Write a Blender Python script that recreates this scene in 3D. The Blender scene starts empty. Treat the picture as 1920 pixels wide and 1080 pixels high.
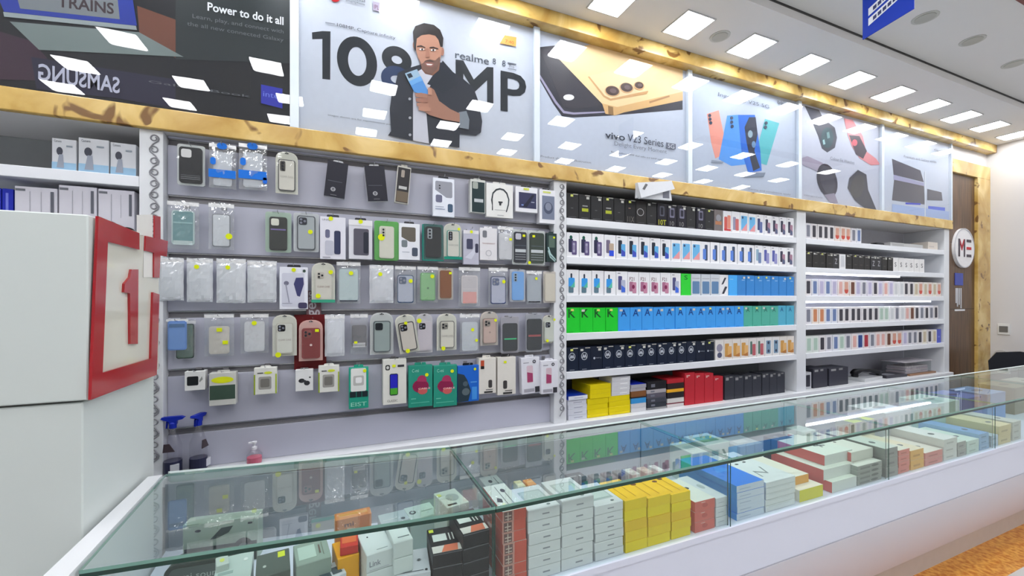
import bpy, bmesh, math, random
from mathutils import Vector, Matrix
random.seed(7)
PI = math.pi
S = bpy.context.scene
COL = S.collection
# ------------------------------------------------------------------ camera
FOC = 783.0
YAW = math.radians(22.85)
CX, CY, CZ = 0.0, -2.4, 1.62
cd = bpy.data.cameras.new('camera')
cam = bpy.data.objects.new('camera', cd); COL.objects.link(cam)
cam.location = (CX, CY, CZ)
cam.rotation_euler = (PI/2, 0, -YAW)
cd.sensor_width = 36.0; cd.lens = 36.0*FOC/1920.0
cd.shift_y = 20.0/1920.0
cd.clip_start = 0.02; cd.clip_end = 60
S.camera = cam
S.view_settings.view_transform = 'Standard'
S.view_settings.look = 'None'
S.view_settings.gamma = 1.0
S.view_settings.use_curve_mapping = False
S.view_settings.exposure = 0.95
# ------------------------------------------------------------------ world
w = bpy.data.worlds.new('world'); S.world = w; w.use_nodes = True
bg = w.node_tree.nodes['Background']; bg.inputs[0].default_value = (.8, .88, 1, 1); bg.inputs[1].default_value = 0.35
LAMP = 13.0      # strength of the ceiling lamp panels

# ------------------------------------------------------------------ pixel -> plane helpers
def ray(px, py):
    a = (px-960)/FOC; u = (560-py)/FOC
    return (math.sin(YAW)+a*math.cos(YAW), math.cos(YAW)-a*math.sin(YAW), u)
def onY(px, py, y):
    r = ray(px, py); k = (y-CY)/r[1]; return Vector((k*r[0], y, CZ+k*r[2]))
def onZ(px, py, z):
    r = ray(px, py); k = (z-CZ)/r[2]; return Vector((k*r[0], CY+k*r[1], z))
def onX(px, py, x):
    r = ray(px, py); k = x/r[0]; return Vector((x, CY+k*r[1], CZ+k*r[2]))
def XA(px, y): return onY(px, 560, y).x

# ------------------------------------------------------------------ materials
def lin(c):
    o = []
    for v in c[:3]:
        v = v/255.0
        o.append(v/12.92 if v <= 0.04045 else ((v+0.055)/1.055)**2.4)
    return (*o, 1)
MATS = {}
def mat(name, rgb, rough=0.45, metal=0.0, vary=0.06, scale=14.0, bump=0.0, coat=0.0):
    if name in MATS: return MATS[name]
    m = bpy.data.materials.new(name); m.use_nodes = True
    nt = m.node_tree; N = nt.nodes; L = nt.links
    b = N['Principled BSDF']
    tc = N.new('ShaderNodeTexCoord'); nz = N.new('ShaderNodeTexNoise')
    nz.inputs['Scale'].default_value = scale; nz.inputs['Detail'].default_value = 3
    L.new(tc.outputs['Object'], nz.inputs['Vector'])
    mx = N.new('ShaderNodeMix'); mx.data_type = 'RGBA'
    c = lin(rgb)
    mx.inputs[6].default_value = (*[v*(1-vary) for v in c[:3]], 1)
    mx.inputs[7].default_value = (*[min(1, v*(1+vary)) for v in c[:3]], 1)
    L.new(nz.outputs['Fac'], mx.inputs[0]); L.new(mx.outputs[2], b.inputs['Base Color'])
    b.inputs['Roughness'].default_value = rough; b.inputs['Metallic'].default_value = metal
    if name.startswith('print_'): b.inputs['Specular IOR Level'].default_value = .28
    b.inputs['Coat Weight'].default_value = coat; b.inputs['Coat Roughness'].default_value = 0.08
    if bump:
        bp = N.new('ShaderNodeBump'); bp.inputs['Strength'].default_value = bump; bp.inputs['Distance'].default_value = 0.004
        L.new(nz.outputs['Fac'], bp.inputs['Height']); L.new(bp.outputs['Normal'], b.inputs['Normal'])
    MATS[name] = m
    return m
def C(r, g=None, b=None, rough=0.4):
    if g is None:
        if isinstance(r, bpy.types.Material): return r
        r, g, b = r
    return mat('print_%d_%d_%d_%d' % (r, g, b, int(rough*100)), (r, g, b), rough, vary=0.04, scale=30)
def glassy(name, tint, ior=1.5, rough=0.0, wob=0.0, base=0.0, haze=None, wscale=2.0):
    """thin clear sheet: transparent body + fresnel mirror, optional haze of white film"""
    m = bpy.data.materials.new(name); m.use_nodes = True
    nt = m.node_tree; N = nt.nodes; L = nt.links
    N.remove(N['Principled BSDF']); out = N['Material Output']
    tr = N.new('ShaderNodeBsdfTransparent'); tr.inputs[0].default_value = (*tint, 1)
    gl = N.new('ShaderNodeBsdfGlossy'); gl.inputs['Roughness'].default_value = rough
    gl.inputs[0].default_value = (1, 1, 1, 1)
    fr = N.new('ShaderNodeFresnel'); fr.inputs[0].default_value = ior
    geo = N.new('ShaderNodeNewGeometry')
    inv = N.new('ShaderNodeMath'); inv.operation = 'SUBTRACT'; inv.inputs[0].default_value = 1
    L.new(geo.outputs['Backfacing'], inv.inputs[1])
    mu = N.new('ShaderNodeMath'); mu.operation = 'MULTIPLY'
    ad = N.new('ShaderNodeMath'); ad.operation = 'ADD'; ad.use_clamp = True; ad.inputs[1].default_value = base
    L.new(fr.outputs[0], ad.inputs[0]); L.new(ad.outputs[0], mu.inputs[0]); L.new(inv.outputs[0], mu.inputs[1])
    if wob:
        tc = N.new('ShaderNodeTexCoord'); nz = N.new('ShaderNodeTexNoise'); nz.inputs['Scale'].default_value = wscale
        nz.inputs['Detail'].default_value = 1
        bp = N.new('ShaderNodeBump'); bp.inputs['Strength'].default_value = wob; bp.inputs['Distance'].default_value = 0.02
        L.new(tc.outputs['Object'], nz.inputs['Vector']); L.new(nz.outputs['Fac'], bp.inputs['Height'])
        L.new(bp.outputs['Normal'], gl.inputs['Normal'])
    mix = N.new('ShaderNodeMixShader')
    L.new(mu.outputs[0], mix.inputs[0])
    if haze:
        df = N.new('ShaderNodeBsdfDiffuse'); df.inputs[0].default_value = lin(haze[0])
        m2 = N.new('ShaderNodeMixShader'); m2.inputs[0].default_value = haze[1]
        L.new(tr.outputs[0], m2.inputs[1]); L.new(df.outputs[0], m2.inputs[2]); L.new(m2.outputs[0], mix.inputs[1])
    else:
        L.new(tr.outputs[0], mix.inputs[1])
    L.new(gl.outputs[0], mix.inputs[2])
    L.new(mix.outputs[0], out.inputs[0])
    return m
def emit(name, rgb, k):
    m = bpy.data.materials.new(name); m.use_nodes = True
    b = m.node_tree.nodes['Principled BSDF']
    b.inputs['Base Color'].default_value = (.8, .8, .8, 1)
    b.inputs['Emission Color'].default_value = lin(rgb); b.inputs['Emission Strength'].default_value = k
    return m
def marble():
    m = bpy.data.materials.new('gold_marble'); m.use_nodes = True
    nt = m.node_tree; N = nt.nodes; L = nt.links; b = N['Principled BSDF']
    tc = N.new('ShaderNodeTexCoord')
    n1 = N.new('ShaderNodeTexNoise'); n1.inputs['Scale'].default_value = 3.2; n1.inputs['Detail'].default_value = 5; n1.inputs['Distortion'].default_value = 1.2
    r1 = N.new('ShaderNodeValToRGB')
    e = r1.color_ramp.elements
    e[0].position = .3; e[0].color = lin((186, 144, 66)); e[1].position = .7; e[1].color = lin((236, 206, 136))
    e2 = r1.color_ramp.elements.new(.52); e2.color = lin((214, 178, 100))
    n2 = N.new('ShaderNodeTexNoise'); n2.inputs['Scale'].default_value = 8.5; n2.inputs['Detail'].default_value = 2; n2.inputs['Distortion'].default_value = .6
    r2 = N.new('ShaderNodeValToRGB'); r2.color_ramp.elements[0].position = .625; r2.color_ramp.elements[1].position = .68
    mx = N.new('ShaderNodeMix'); mx.data_type = 'RGBA'; mx.inputs[7].default_value = lin((122, 84, 36))
    for n in (n1, n2): L.new(tc.outputs['Object'], n.inputs['Vector'])
    L.new(n1.outputs['Fac'], r1.inputs[0]); L.new(n2.outputs['Fac'], r2.inputs[0])
    L.new(r2.outputs[0], mx.inputs[0]); L.new(r1.outputs[0], mx.inputs[6]); L.new(mx.outputs[2], b.inputs['Base Color'])
    b.inputs['Roughness'].default_value = .22; b.inputs['Coat Weight'].default_value = .3
    return m
def granite():
    m = bpy.data.materials.new('orange_granite'); m.use_nodes = True
    nt = m.node_tree; N = nt.nodes; L = nt.links; b = N['Principled BSDF']
    tc = N.new('ShaderNodeTexCoord')
    n1 = N.new('ShaderNodeTexNoise'); n1.inputs['Scale'].default_value = 38; n1.inputs['Detail'].default_value = 5
    r1 = N.new('ShaderNodeValToRGB'); e = r1.color_ramp.elements
    e[0].position = .35; e[0].color = lin((214, 120, 20)); e[1].position = .65; e[1].color = lin((252, 190, 90))
    L.new(tc.outputs['Object'], n1.inputs['Vector']); L.new(n1.outputs['Fac'], r1.inputs[0]); L.new(r1.outputs[0], b.inputs['Base Color'])
    b.inputs['Roughness'].default_value = .3
    return m
def woodmat():
    m = bpy.data.materials.new('dark_brown_wood'); m.use_nodes = True
    nt = m.node_tree; N = nt.nodes; L = nt.links; b = N['Principled BSDF']
    tc = N.new('ShaderNodeTexCoord'); mp = N.new('ShaderNodeMapping'); mp.inputs['Scale'].default_value = (18, 18, 1.2)
    n1 = N.new('ShaderNodeTexNoise'); n1.inputs['Scale'].default_value = 2.5; n1.inputs['Detail'].default_value = 6
    r1 = N.new('ShaderNodeValToRGB'); e = r1.color_ramp.elements
    e[0].position = .3; e[0].color = lin((66, 46, 30)); e[1].position = .7; e[1].color = lin((118, 88, 62))
    L.new(tc.outputs['Object'], mp.inputs[0]); L.new(mp.outputs[0], n1.inputs['Vector']); L.new(n1.outputs['Fac'], r1.inputs[0]); L.new(r1.outputs[0], b.inputs['Base Color'])
    b.inputs['Roughness'].default_value = .35
    return m

white = mat('white_laminate', (226, 228, 232), .3, vary=.02, scale=3)
shelfw = mat('white_shelf_laminate', (232, 234, 240), .35, vary=.02, scale=3)
bayback = mat('grey_bay_back', (120, 124, 126), .6, vary=.05, scale=4)
slatm = mat('lilac_grey_slat_laminate', (192, 193, 208), .2, vary=.03, scale=3)
groove = mat('dark_aluminium_groove', (140, 138, 142), .4, metal=.2, vary=.05)
counterw = mat('counter_white_gloss', (226, 229, 246), .3, vary=.015, scale=2)
wallw = mat('wall_paint_white', (214, 212, 212), .6, vary=.02, scale=3)
ceilw = mat('ceiling_paint', (224, 222, 220), .7, vary=.025, scale=2)
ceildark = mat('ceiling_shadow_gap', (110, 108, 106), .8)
floorm = mat('floor_tile_white', (214, 212, 208), .18, vary=.03, scale=4)
chrome = mat('bright_steel', (190, 192, 196), .25, metal=.9)
ornm = mat('grey_scroll_paint', (142, 142, 148), .5)
creamgl = mat('cream_gloss_panel', (214, 212, 200), .12, vary=.03, scale=5, coat=.4)
oldwhite = mat('sign_box_white', (208, 215, 213), .4, vary=.015, scale=2)
redm = mat('glossy_red', (168, 22, 34), .2, vary=.05, coat=.4)
goldm = marble(); granm = granite(); wood = woodmat()
glass_top = glassy('counter_glass_top', (.93, .975, .96), 1.7, wob=.012, base=.10, wscale=1.5)
glass_front = glassy('counter_glass_front', (.94, .98, .965), 1.5)
glass_post = mat('dark_glass_joint', (40, 70, 64), .2, vary=.1)
glass_edge = mat('green_glass_edge', (10, 56, 46), .15, vary=.25, scale=6, coat=.15)
glass_edge2 = mat('pale_green_glass_edge', (120, 168, 154), .15, vary=.2, scale=8, coat=.5)
acry = glassy('poster_acrylic', (.97, .975, .985), 1.5, wob=.03, base=.005, wscale=3.0)
film = glassy('clear_plastic_film', (.95, .96, .96), 1.5, rough=.08, wob=.45, base=.06, haze=((232, 236, 240), .08), wscale=18)
filmw = glassy('milky_plastic_film', (.95, .96, .96), 1.5, rough=.10, wob=.5, base=.08, haze=((236, 240, 246), .55), wscale=20)
blister = glassy('clear_blister_plastic', (.96, .97, .97), 1.5, rough=.05, wob=.2, base=.0, haze=((230, 234, 236), .02), wscale=18)
bottlepl = glassy('clear_bottle_plastic', (.93, .93, .95), 1.5, rough=.06, base=.02, haze=((214, 210, 220), .05))
lampm = emit('lamp_panel_light', (250, 252, 255), LAMP)
ledm = emit('led_strip_light', (236, 240, 255), 7.0)

# ------------------------------------------------------------------ mesh builder
class MB:
    def __init__(s): s.v = []; s.f = []; s.m = []; s.mats = []
    def mi(s, m):
        if m not in s.mats: s.mats.append(m)
        return s.mats.index(m)
    def add(s, vs, fs, m):
        o = len(s.v); s.v += [tuple(v) for v in vs]; k = s.mi(m)
        for f in fs: s.f.append([i+o for i in f]); s.m.append(k)
    def addm(s, vs, fs, ms):                    # one island, a material per face
        o = len(s.v); s.v += [tuple(v) for v in vs]
        for f, m in zip(fs, ms): s.f.append([i+o for i in f]); s.m.append(s.mi(m))
    def box(s, x0, x1, y0, y1, z0, z1, m, c=0.0, faces=None):
        if x0 > x1: x0, x1 = x1, x0
        if y0 > y1: y0, y1 = y1, y0
        if z0 > z1: z0, z1 = z1, z0
        if c <= 0:
            vs = [(x0,y0,z0),(x1,y0,z0),(x1,y1,z0),(x0,y1,z0),(x0,y0,z1),(x1,y0,z1),(x1,y1,z1),(x0,y1,z1)]
            fs = [(3,2,1,0),(4,5,6,7),(0,1,5,4),(1,2,6,5),(2,3,7,6),(3,0,4,7)]
            if faces: s.addm(vs, fs, faces)     # bottom, top, front, right, back, left
            else: s.add(vs, fs, m)
            return s
        bmx = bmesh.new(); bmesh.ops.create_cube(bmx, size=1)
        for v in bmx.verts:
            v.co = Vector((x0+(v.co.x+.5)*(x1-x0), y0+(v.co.y+.5)*(y1-y0), z0+(v.co.z+.5)*(z1-z0)))
        bmesh.ops.bevel(bmx, geom=bmx.edges[:], offset=min(c, (x1-x0)*.45, (y1-y0)*.45, (z1-z0)*.45), segments=1, affect='EDGES')
        bmx.verts.index_update()
        s.add([v.co[:] for v in bmx.verts], [[v.index for v in f.verts] for f in bmx.faces], m); bmx.free()
        return s
    def prism(s, poly, y0, y1, m):              # poly in (x, z), thickness in y
        n = len(poly)
        if sum(poly[i][0]*poly[(i+1)%n][1]-poly[(i+1)%n][0]*poly[i][1] for i in range(n)) < 0: poly = poly[::-1]
        vs = [(p[0], y0, p[1]) for p in poly]+[(p[0], y1, p[1]) for p in poly]
        fs = [tuple(range(n)), tuple(range(2*n-1, n-1, -1))]+[((i+1)%n, i, n+i, n+(i+1)%n) for i in range(n)]
        s.add(vs, fs, m); return s
    def prismz(s, poly, z0, z1, m, sm=None):    # poly in (x, y)
        n = len(poly)
        if sum(poly[i][0]*poly[(i+1)%n][1]-poly[(i+1)%n][0]*poly[i][1] for i in range(n)) < 0: poly = poly[::-1]
        vs = [(p[0], p[1], z0) for p in poly]+[(p[0], p[1], z1) for p in poly]
        fs = [tuple(range(n-1, -1, -1)), tuple(range(n, 2*n))]+[(i, (i+1)%n, n+(i+1)%n, n+i) for i in range(n)]
        s.addm(vs, fs, [m, m]+[sm or m]*n); return s
    def prismx(s, poly, x0, x1, m):             # poly in (y, z)
        n = len(poly)
        vs = [(x0, p[0], p[1]) for p in poly]+[(x1, p[0], p[1]) for p in poly]
        if sum(poly[i][0]*poly[(i+1)%n][1]-poly[(i+1)%n][0]*poly[i][1] for i in range(n)) < 0:
            vs = [(x0, p[0], p[1]) for p in poly[::-1]]+[(x1, p[0], p[1]) for p in poly[::-1]]
        fs = [tuple(range(n-1, -1, -1)), tuple(range(n, 2*n))]+[(i, (i+1)%n, n+(i+1)%n, n+i) for i in range(n)]
        s.add(vs, fs, m); return s
    def disc(s, cx, cz, rx, y0, y1, m, rz=None, n=20):
        rz = rz or rx
        return s.prism([(cx+rx*math.cos(2*PI*i/n), cz+rz*math.sin(2*PI*i/n)) for i in range(n)], y0, y1, m)
    def ring(s, cx, cz, rx, rz, t, y0, y1, m, n=28, a0=0, a1=2*PI):
        full = abs(a1-a0-2*PI) < 1e-6
        k = n if full else n
        P = []
        for i in range(n+1):
            a = a0+(a1-a0)*i/n
            P.append(((cx+rx*math.cos(a), cz+rz*math.sin(a)), (cx+(rx-t)*math.cos(a), cz+(rz-t)*math.sin(a))))
        for i in range(n):
            s.prism([P[i][0], P[i+1][0], P[i+1][1], P[i][1]], y0, y1, m)
        return s
    def rrect(s, x0, x1, z0, z1, r, y0, y1, m, n=4):
        r = min(r, abs(x1-x0)/2.01, abs(z1-z0)/2.01); P = []
        for cx, cz, a in ((x1-r, z1-r, 0), (x0+r, z1-r, PI/2), (x0+r, z0+r, PI), (x1-r, z0+r, 1.5*PI)):
            for i in range(n+1):
                t = a+PI/2*i/n; P.append((cx+r*math.cos(t), cz+r*math.sin(t)))
        return s.prism(P, y0, y1, m)
    def arch(s, x0, x1, z0, z1, h, y0, y1, m, n=10):  # rounded top card
        cx = (x0+x1)/2; rx = (x1-x0)/2; P = [(x0, z0), (x1, z0)]
        for i in range(n+1):
            t = PI*i/n; c_, s_ = math.cos(t), math.sin(t)
            P.append((cx+rx*math.copysign(abs(c_)**.8, c_), z1-h+h*s_**.8 if s_ > 0 else z1-h))
        return s.prism(P, y0, y1, m)
    def tube(s, pts, r, m, n=6, closed=False):
        pts = [Vector(p) for p in pts]; rings = []
        for i, p in enumerate(pts):
            a = pts[max(i-1, 0)]; b = pts[min(i+1, len(pts)-1)]
            if closed: a = pts[(i-1) % len(pts)]; b = pts[(i+1) % len(pts)]
            d = (b-a).normalized(); u = d.orthogonal().normalized() if abs(d.y) > .9 else d.cross(Vector((0, 1, 0))).normalized()
            v = d.cross(u)
            rr = r[i] if isinstance(r, (list, tuple)) else r
            rings.append([p+u*rr*math.cos(2*PI*k/n)+v*rr*math.sin(2*PI*k/n) for k in range(n)])
        vs = [q for rg in rings for q in rg]; fs = []
        for i in range(len(pts)-(0 if closed else 1)):
            j = (i+1) % len(pts)
            for k in range(n): fs.append((i*n+k, i*n+(k+1)%n, j*n+(k+1)%n, j*n+k))
        if not closed: fs += [tuple(range(n-1, -1, -1)), tuple((len(pts)-1)*n+k for k in range(n))]
        s.add(vs, fs, m); return s
    def lathe(s, prof, cx, cy, m, n=18):        # prof (r, z)
        vs = []; fs = []
        for r, z in prof:
            for k in range(n): vs.append((cx+r*math.cos(2*PI*k/n), cy+r*math.sin(2*PI*k/n), z))
        for i in range(len(prof)-1):
            for k in range(n): fs.append((i*n+k, i*n+(k+1)%n, (i+1)*n+(k+1)%n, (i+1)*n+k))
        fs += [tuple(range(n-1, -1, -1)), tuple((len(prof)-1)*n+k for k in range(n))]
        s.add(vs, fs, m); return s
    def text(s, txt, x0, x1, z0, z1, y0, y1, m, mirror=False, bold=0.0, tilt=0.0, plane='y'):
        verts, faces = glyphs(txt, bold)
        if not verts: return s
        X = [v[0] for v in verts]; Z = [v[1] for v in verts]
        ax, bx, az, bz = min(X), max(X), min(Z), max(Z)
        n = len(verts)
        def mp(v):
            u = (v[0]-ax)/(bx-ax+1e-9); t = (v[1]-az)/(bz-az+1e-9)
            if plane == 'v': return (x0+(1-t)*(x1-x0), z0+u*(z1-z0))
            if mirror: u = 1-u
            return (x0+u*(x1-x0), z0+t*(z1-z0)+tilt*u)
        front = [mp(v) for v in verts]
        if plane in 'yv': vs = [(p[0], y0, p[1]) for p in front]
        elif plane == 'z': vs = [(p[0], p[1], y1) for p in front]
        else: vs = [(y1, p[0], p[1]) for p in front]
        s.add(vs, faces, m); return s
    def build(s, name, parent=None, loc=None, smooth=False, mod=None):
        me = bpy.data.meshes.new(name); me.from_pydata(s.v, [], s.f); me.update()
        for m in s.mats: me.materials.append(m)
        for p, k in zip(me.polygons, s.m):
            p.material_index = k
            if smooth: p.use_smooth = True
        bmx = bmesh.new(); bmx.from_mesh(me); bmesh.ops.recalc_face_normals(bmx, faces=bmx.faces[:]); bmx.to_mesh(me); bmx.free()
        o = bpy.data.objects.new(name, me); COL.objects.link(o)
        if parent: o.parent = parent
        if loc is not None: o.location = loc
        return o
GL = {}
def glyphs(txt, bold=0.0):
    key = (txt, bold)
    if key in GL: return GL[key]
    cu = bpy.data.curves.new('t', 'FONT'); cu.body = txt; cu.resolution_u = 3; cu.offset = bold
    ob = bpy.data.objects.new('t', cu); COL.objects.link(ob)
    bpy.context.view_layer.update()
    me = bpy.data.meshes.new_from_object(ob.evaluated_get(bpy.context.evaluated_depsgraph_get()))
    r = ([tuple(v.co[:2]) for v in me.vertices], [tuple(p.vertices) for p in me.polygons])
    bpy.data.objects.remove(ob); bpy.data.meshes.remove(me); bpy.data.curves.remove(cu)
    GL[key] = r
    return r
# text faces are single sheets of print lying on a solid part (MB.text)

def thing(name, label, cat, loc=(0, 0, 0), rotz=0.0, group=None, rot=None):
    o = bpy.data.objects.new(name, None); COL.objects.link(o); o.empty_display_size = .02
    o.location = loc; o.rotation_euler = rot or (0, 0, rotz)
    o['label'] = label; o['category'] = cat
    if group: o['group'] = group
    return o
def tag(o, label, cat, group=None):
    o['label'] = label; o['category'] = cat
    if group: o['group'] = group
    return o
def struct(o): o['kind'] = 'structure'; return o
def dup(root, loc, label=None, rot=None, group=None):
    r = root.copy(); COL.objects.link(r); r.location = loc
    if rot is not None: r.rotation_euler = rot
    if label: r['label'] = label
    if group: r['group'] = group
    for ch in list(root.children):
        c = ch.copy(); COL.objects.link(c); c.parent = r
        for g in list(ch.children):
            d = g.copy(); COL.objects.link(d); d.parent = c
    return r
ORD = ['first','second','third','fourth','fifth','sixth','seventh','eighth','ninth','tenth','eleventh','twelfth','thirteenth','fourteenth','fifteenth','sixteenth','seventeenth','eighteenth','nineteenth','twentieth','twenty-first','twenty-second','twenty-third','twenty-fourth','twenty-fifth','twenty-sixth']
# ================================================================== ROOM
XL, XR, YB, YF = -3.0, 7.18, 0.42, -5.6
ZC, ZS = 3.50, 3.43
struct(MB().box(XL-.1, XR+.1, YF-.1, YB+.1, -.08, 0, floorm).build('floor'))
struct(MB().box(XL-.1, XR+.1, YF-.1, -.622, ZC, ZC+.08, ceilw).build('ceiling'))
# dropped soffit along the wall with its riser and dark shadow gap
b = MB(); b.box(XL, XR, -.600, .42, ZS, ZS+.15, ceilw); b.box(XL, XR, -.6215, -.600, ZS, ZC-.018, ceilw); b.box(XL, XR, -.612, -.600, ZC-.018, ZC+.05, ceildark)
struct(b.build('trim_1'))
struct(MB().box(XL, 6.31, YB, YB+.1, 0, ZS+.07, wallw).build('wall_back'))
struct(MB().box(XL-.1, XL, YF, YB, 0, ZC, wallw).build('wall_left'))
struct(MB().box(XL, XR, YF-.1, YF, 0, ZC, wallw).build('wall_front'))
b = MB(); b.box(XR, XR+.1, YF, .1, 0, ZC, wallw)
struct(b.build('wall_right'))
# bulkhead behind the posters and above the shelves
struct(MB().box(XL, 6.31, .0, .42, 2.392, ZS, wallw).build('wall_upper_back'))
# gold marble trims
struct(MB().box(XL, 6.31, -.03, .0, 2.392, 2.487, goldm, c=.003).build('trim_2'))
b = MB(); b.box(XL, 7.18, -.085, .0, 3.34, 3.43, goldm, c=.002); struct(b.build('trim_3'))
# end of the shelf wall: door opening in line with the shelves
b = MB(); b.box(6.31, 7.18, 0, .1, 3.18, ZS, wallw); struct(b.build('wall_far_back'))
b = MB(); b.box(6.31, 7.18, -.03, .06, 3.03, 3.18, goldm, c=.003); b.box(6.88, 7.18, -.03, .06, 0, 3.03, goldm, c=.003); struct(b.build('trim_4'))
d = struct(MB().box(6.312, 6.88, .0, .05, 0, 3.03, wood, c=.003).build('door_1'))
b = MB()
for z in (.75, 1.5, 2.25): b.box(6.33, 6.86, -.0015, 0, z, z+.006, mat('door_seam', (48, 34, 24), .5))
b.build('door_seam', d)
# right wall panels, drawn as thin joints
pj = mat('panel_joint_grey', (150, 148, 150), .6); pw = mat('wall_panel_white', (206, 206, 206), .4, vary=.02)
for i, (y0, y1, z0, z1) in enumerate([(-1.3, -.33, 1.62, 2.82), (-1.3, -.40, 1.0, 1.58), (-2.6, -1.34, 1.0, 2.82)]):
    b = MB(); b.box(7.168, 7.18, y0, y1, z0, z1, pj); b.box(7.162, 7.17, y0+.008, y1-.008, z0+.008, z1-.008, pw, c=.002)
    struct(b.build('trim_%d' % (6+i)))
# switch plate and socket on the right wall
t = thing('switch_plate', 'grey and white switch plate on the far right wall above the round socket', 'switch', (7.18, -.14, 1.20))
MB().box(-.012, 0, -.05, .05, 0, .13, C(226, 226, 224), c=.003).build('plate', t)
b = MB(); b.box(-.018, -.012, -.035, .035, .03, .10, C(110, 108, 104), c=.002); b.build('rocker', t)
t = thing('round_socket', 'small round grey wall socket low on the far right wall', 'socket', (7.18, -.12, .90))
b = MB(); n = 18
b.prismx([(.06*math.cos(2*PI*i/n), .06+.06*math.sin(2*PI*i/n)) for i in range(n)], -.02, 0, C(196, 194, 192)); b.build('plate', t)
b = MB(); b.prismx([(.03*math.cos(2*PI*i/n), .06+.03*math.sin(2*PI*i/n)) for i in range(n)], -.026, -.02, C(120, 118, 118)); b.build('outlet', t)

# orange granite strip set in the floor along the counter + white border
struct(MB().box(.4, 7.18, -1.275, -1.064, 0, .004, granm).build('trim_5'))

# ================================================================== CEILING LAMPS
def lamp(x, y, z, label, group, half=.112):
    t = thing('ceiling_lamp_panel', label, 'ceiling light', (x, y, z), 0, group)
    b = MB(); h = half
    for a, c_, e, f in ((-h-.008, h+.008, -h-.008, -h), (-h-.008, h+.008, h, h+.008), (-h-.008, -h, -h, h), (h, h+.008, -h, h)):
        b.box(a, c_, e, f, -.006, 0, mat('lamp_rim', (196, 196, 196), .4))
    b.build('rim', t)
    P = []
    r = .028
    for cx, cy, a in ((h-r, h-r, 0), (-h+r, h-r, PI/2), (-h+r, -h+r, PI), (h-r, -h+r, 1.5*PI)):
        for i in range(4): P.append((cx+r*math.cos(a+PI/6*i), cy+r*math.sin(a+PI/6*i)))
    MB().prismz(P, -.004, 0, lampm).build('diffuser', t)
    return t
x = 2.149-.597*8
first = None; k = 0
for i in range(17):
    xx = 2.149+.597*(i-8)
    if xx > 7.1: continue
    if xx < -2.8: continue
    if xx > 1.4: lab = 'square white lamp panel in the soffit, %s from the left in view' % ORD[i-7]
    else: lab = 'square soffit lamp panel out of frame, seen mirrored in the posters'; 
    if first is None: first = lamp(xx, -.305, ZS, lab, 'soffit lamp panels above the posters')
    else: dup(first, (xx, -.305, ZS), lab)
for (y, x0, dx) in ((-1.53, .39, .905), (-2.1, .36, .76), (-2.62, .316, .85), (-3.7, .3, 1.2)):
    for j in range(-4, 9):
        xx = x0+dx*j
        if -2.7 < xx < 6.9: dup(first, (xx, y, ZC), 'square main ceiling lamp panel out of frame, seen mirrored in the posters', group='main ceiling lamp panels behind the viewer')
# round unlit downlights
def roundlight(x, y, z, r, label, tilt=0):
    t = thing('round_downlight', label, 'downlight', (x, y, z), 0, 'unlit round downlights')
    MB().lathe([(r, -.004), (r, 0)], 0, 0, mat('unlit_ring_grey', (192, 192, 186), .5), n=24).build('ring', t)
    MB().lathe([(r*.78, -.007), (r*.78, -.004)], 0, 0, mat('unlit_lens_grey', (172, 172, 164), .35), n=24).build('lens', t)
roundlight(2.44, -.303, ZS, .065, 'round unlit downlight between two square lamp panels in the soffit')
roundlight(3.63, -.90, ZC, .07, 'round unlit downlight on the main ceiling behind the blue banner')
roundlight(4.27, -.90, ZC, .07, 'round unlit downlight on the main ceiling, middle of the three')
roundlight(5.0, -.88, ZC, .07, 'round unlit downlight on the main ceiling nearest the right edge')
struct(MB().box(3.9, 6.5, -1.35, -1.215, ZC-.012, ZC, mat('dark_red_ceiling_band', (120, 58, 54), .5)).build('trim_9'))

# hanging blue banner
t = thing('hanging_banner', 'blue double-sided banner with white text bands hanging from the ceiling', 'banner', (2.72, -1.12, 3.07))
b = MB(); b.prismx([(-.113, .03), (.113, 0), (.113, .36), (-.113, .36)], -.002, .002, C(30, 60, 175)); b.build('banner_sheet', t)
b = MB()
b.prismx([(-.105, .20), (.085, .115), (.085, .155), (-.105, .24)], -.0035, -.002, C(226, 230, 240))
b.prismx([(-.105, .145), (.085, .06), (.085, .10), (-.105, .185)], -.0035, -.002, C(226, 230, 240))
for q in range(7):
    yy = -.085+q*.022
    b.prismx([(yy, .208-.447*(yy+.105)), (yy+.016, .208-.447*(yy+.121)), (yy+.016, .228-.447*(yy+.121)), (yy, .228-.447*(yy+.105))], -.0042, -.0035, C(60, 66, 110))
    b.prismx([(yy, .153-.447*(yy+.105)), (yy+.016, .153-.447*(yy+.121)), (yy+.016, .173-.447*(yy+.121)), (yy, .173-.447*(yy+.105))], -.0042, -.0035, C(60, 66, 110))
b.build('white_text_bands', t)
b = MB(); b.prismx([(-.113, .30), (.113, .30), (.113, .36), (-.113, .36)], -.0035, -.002, C(20, 110, 150)); b.build('teal_band', t)
b = MB(); b.tube([(0, -.1, .36), (0, -.1, .43)], .001, chrome, n=5); b.tube([(0, .1, .36), (0, .1, .43)], .001, chrome, n=5); b.build('hanging_thread', t)

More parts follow.
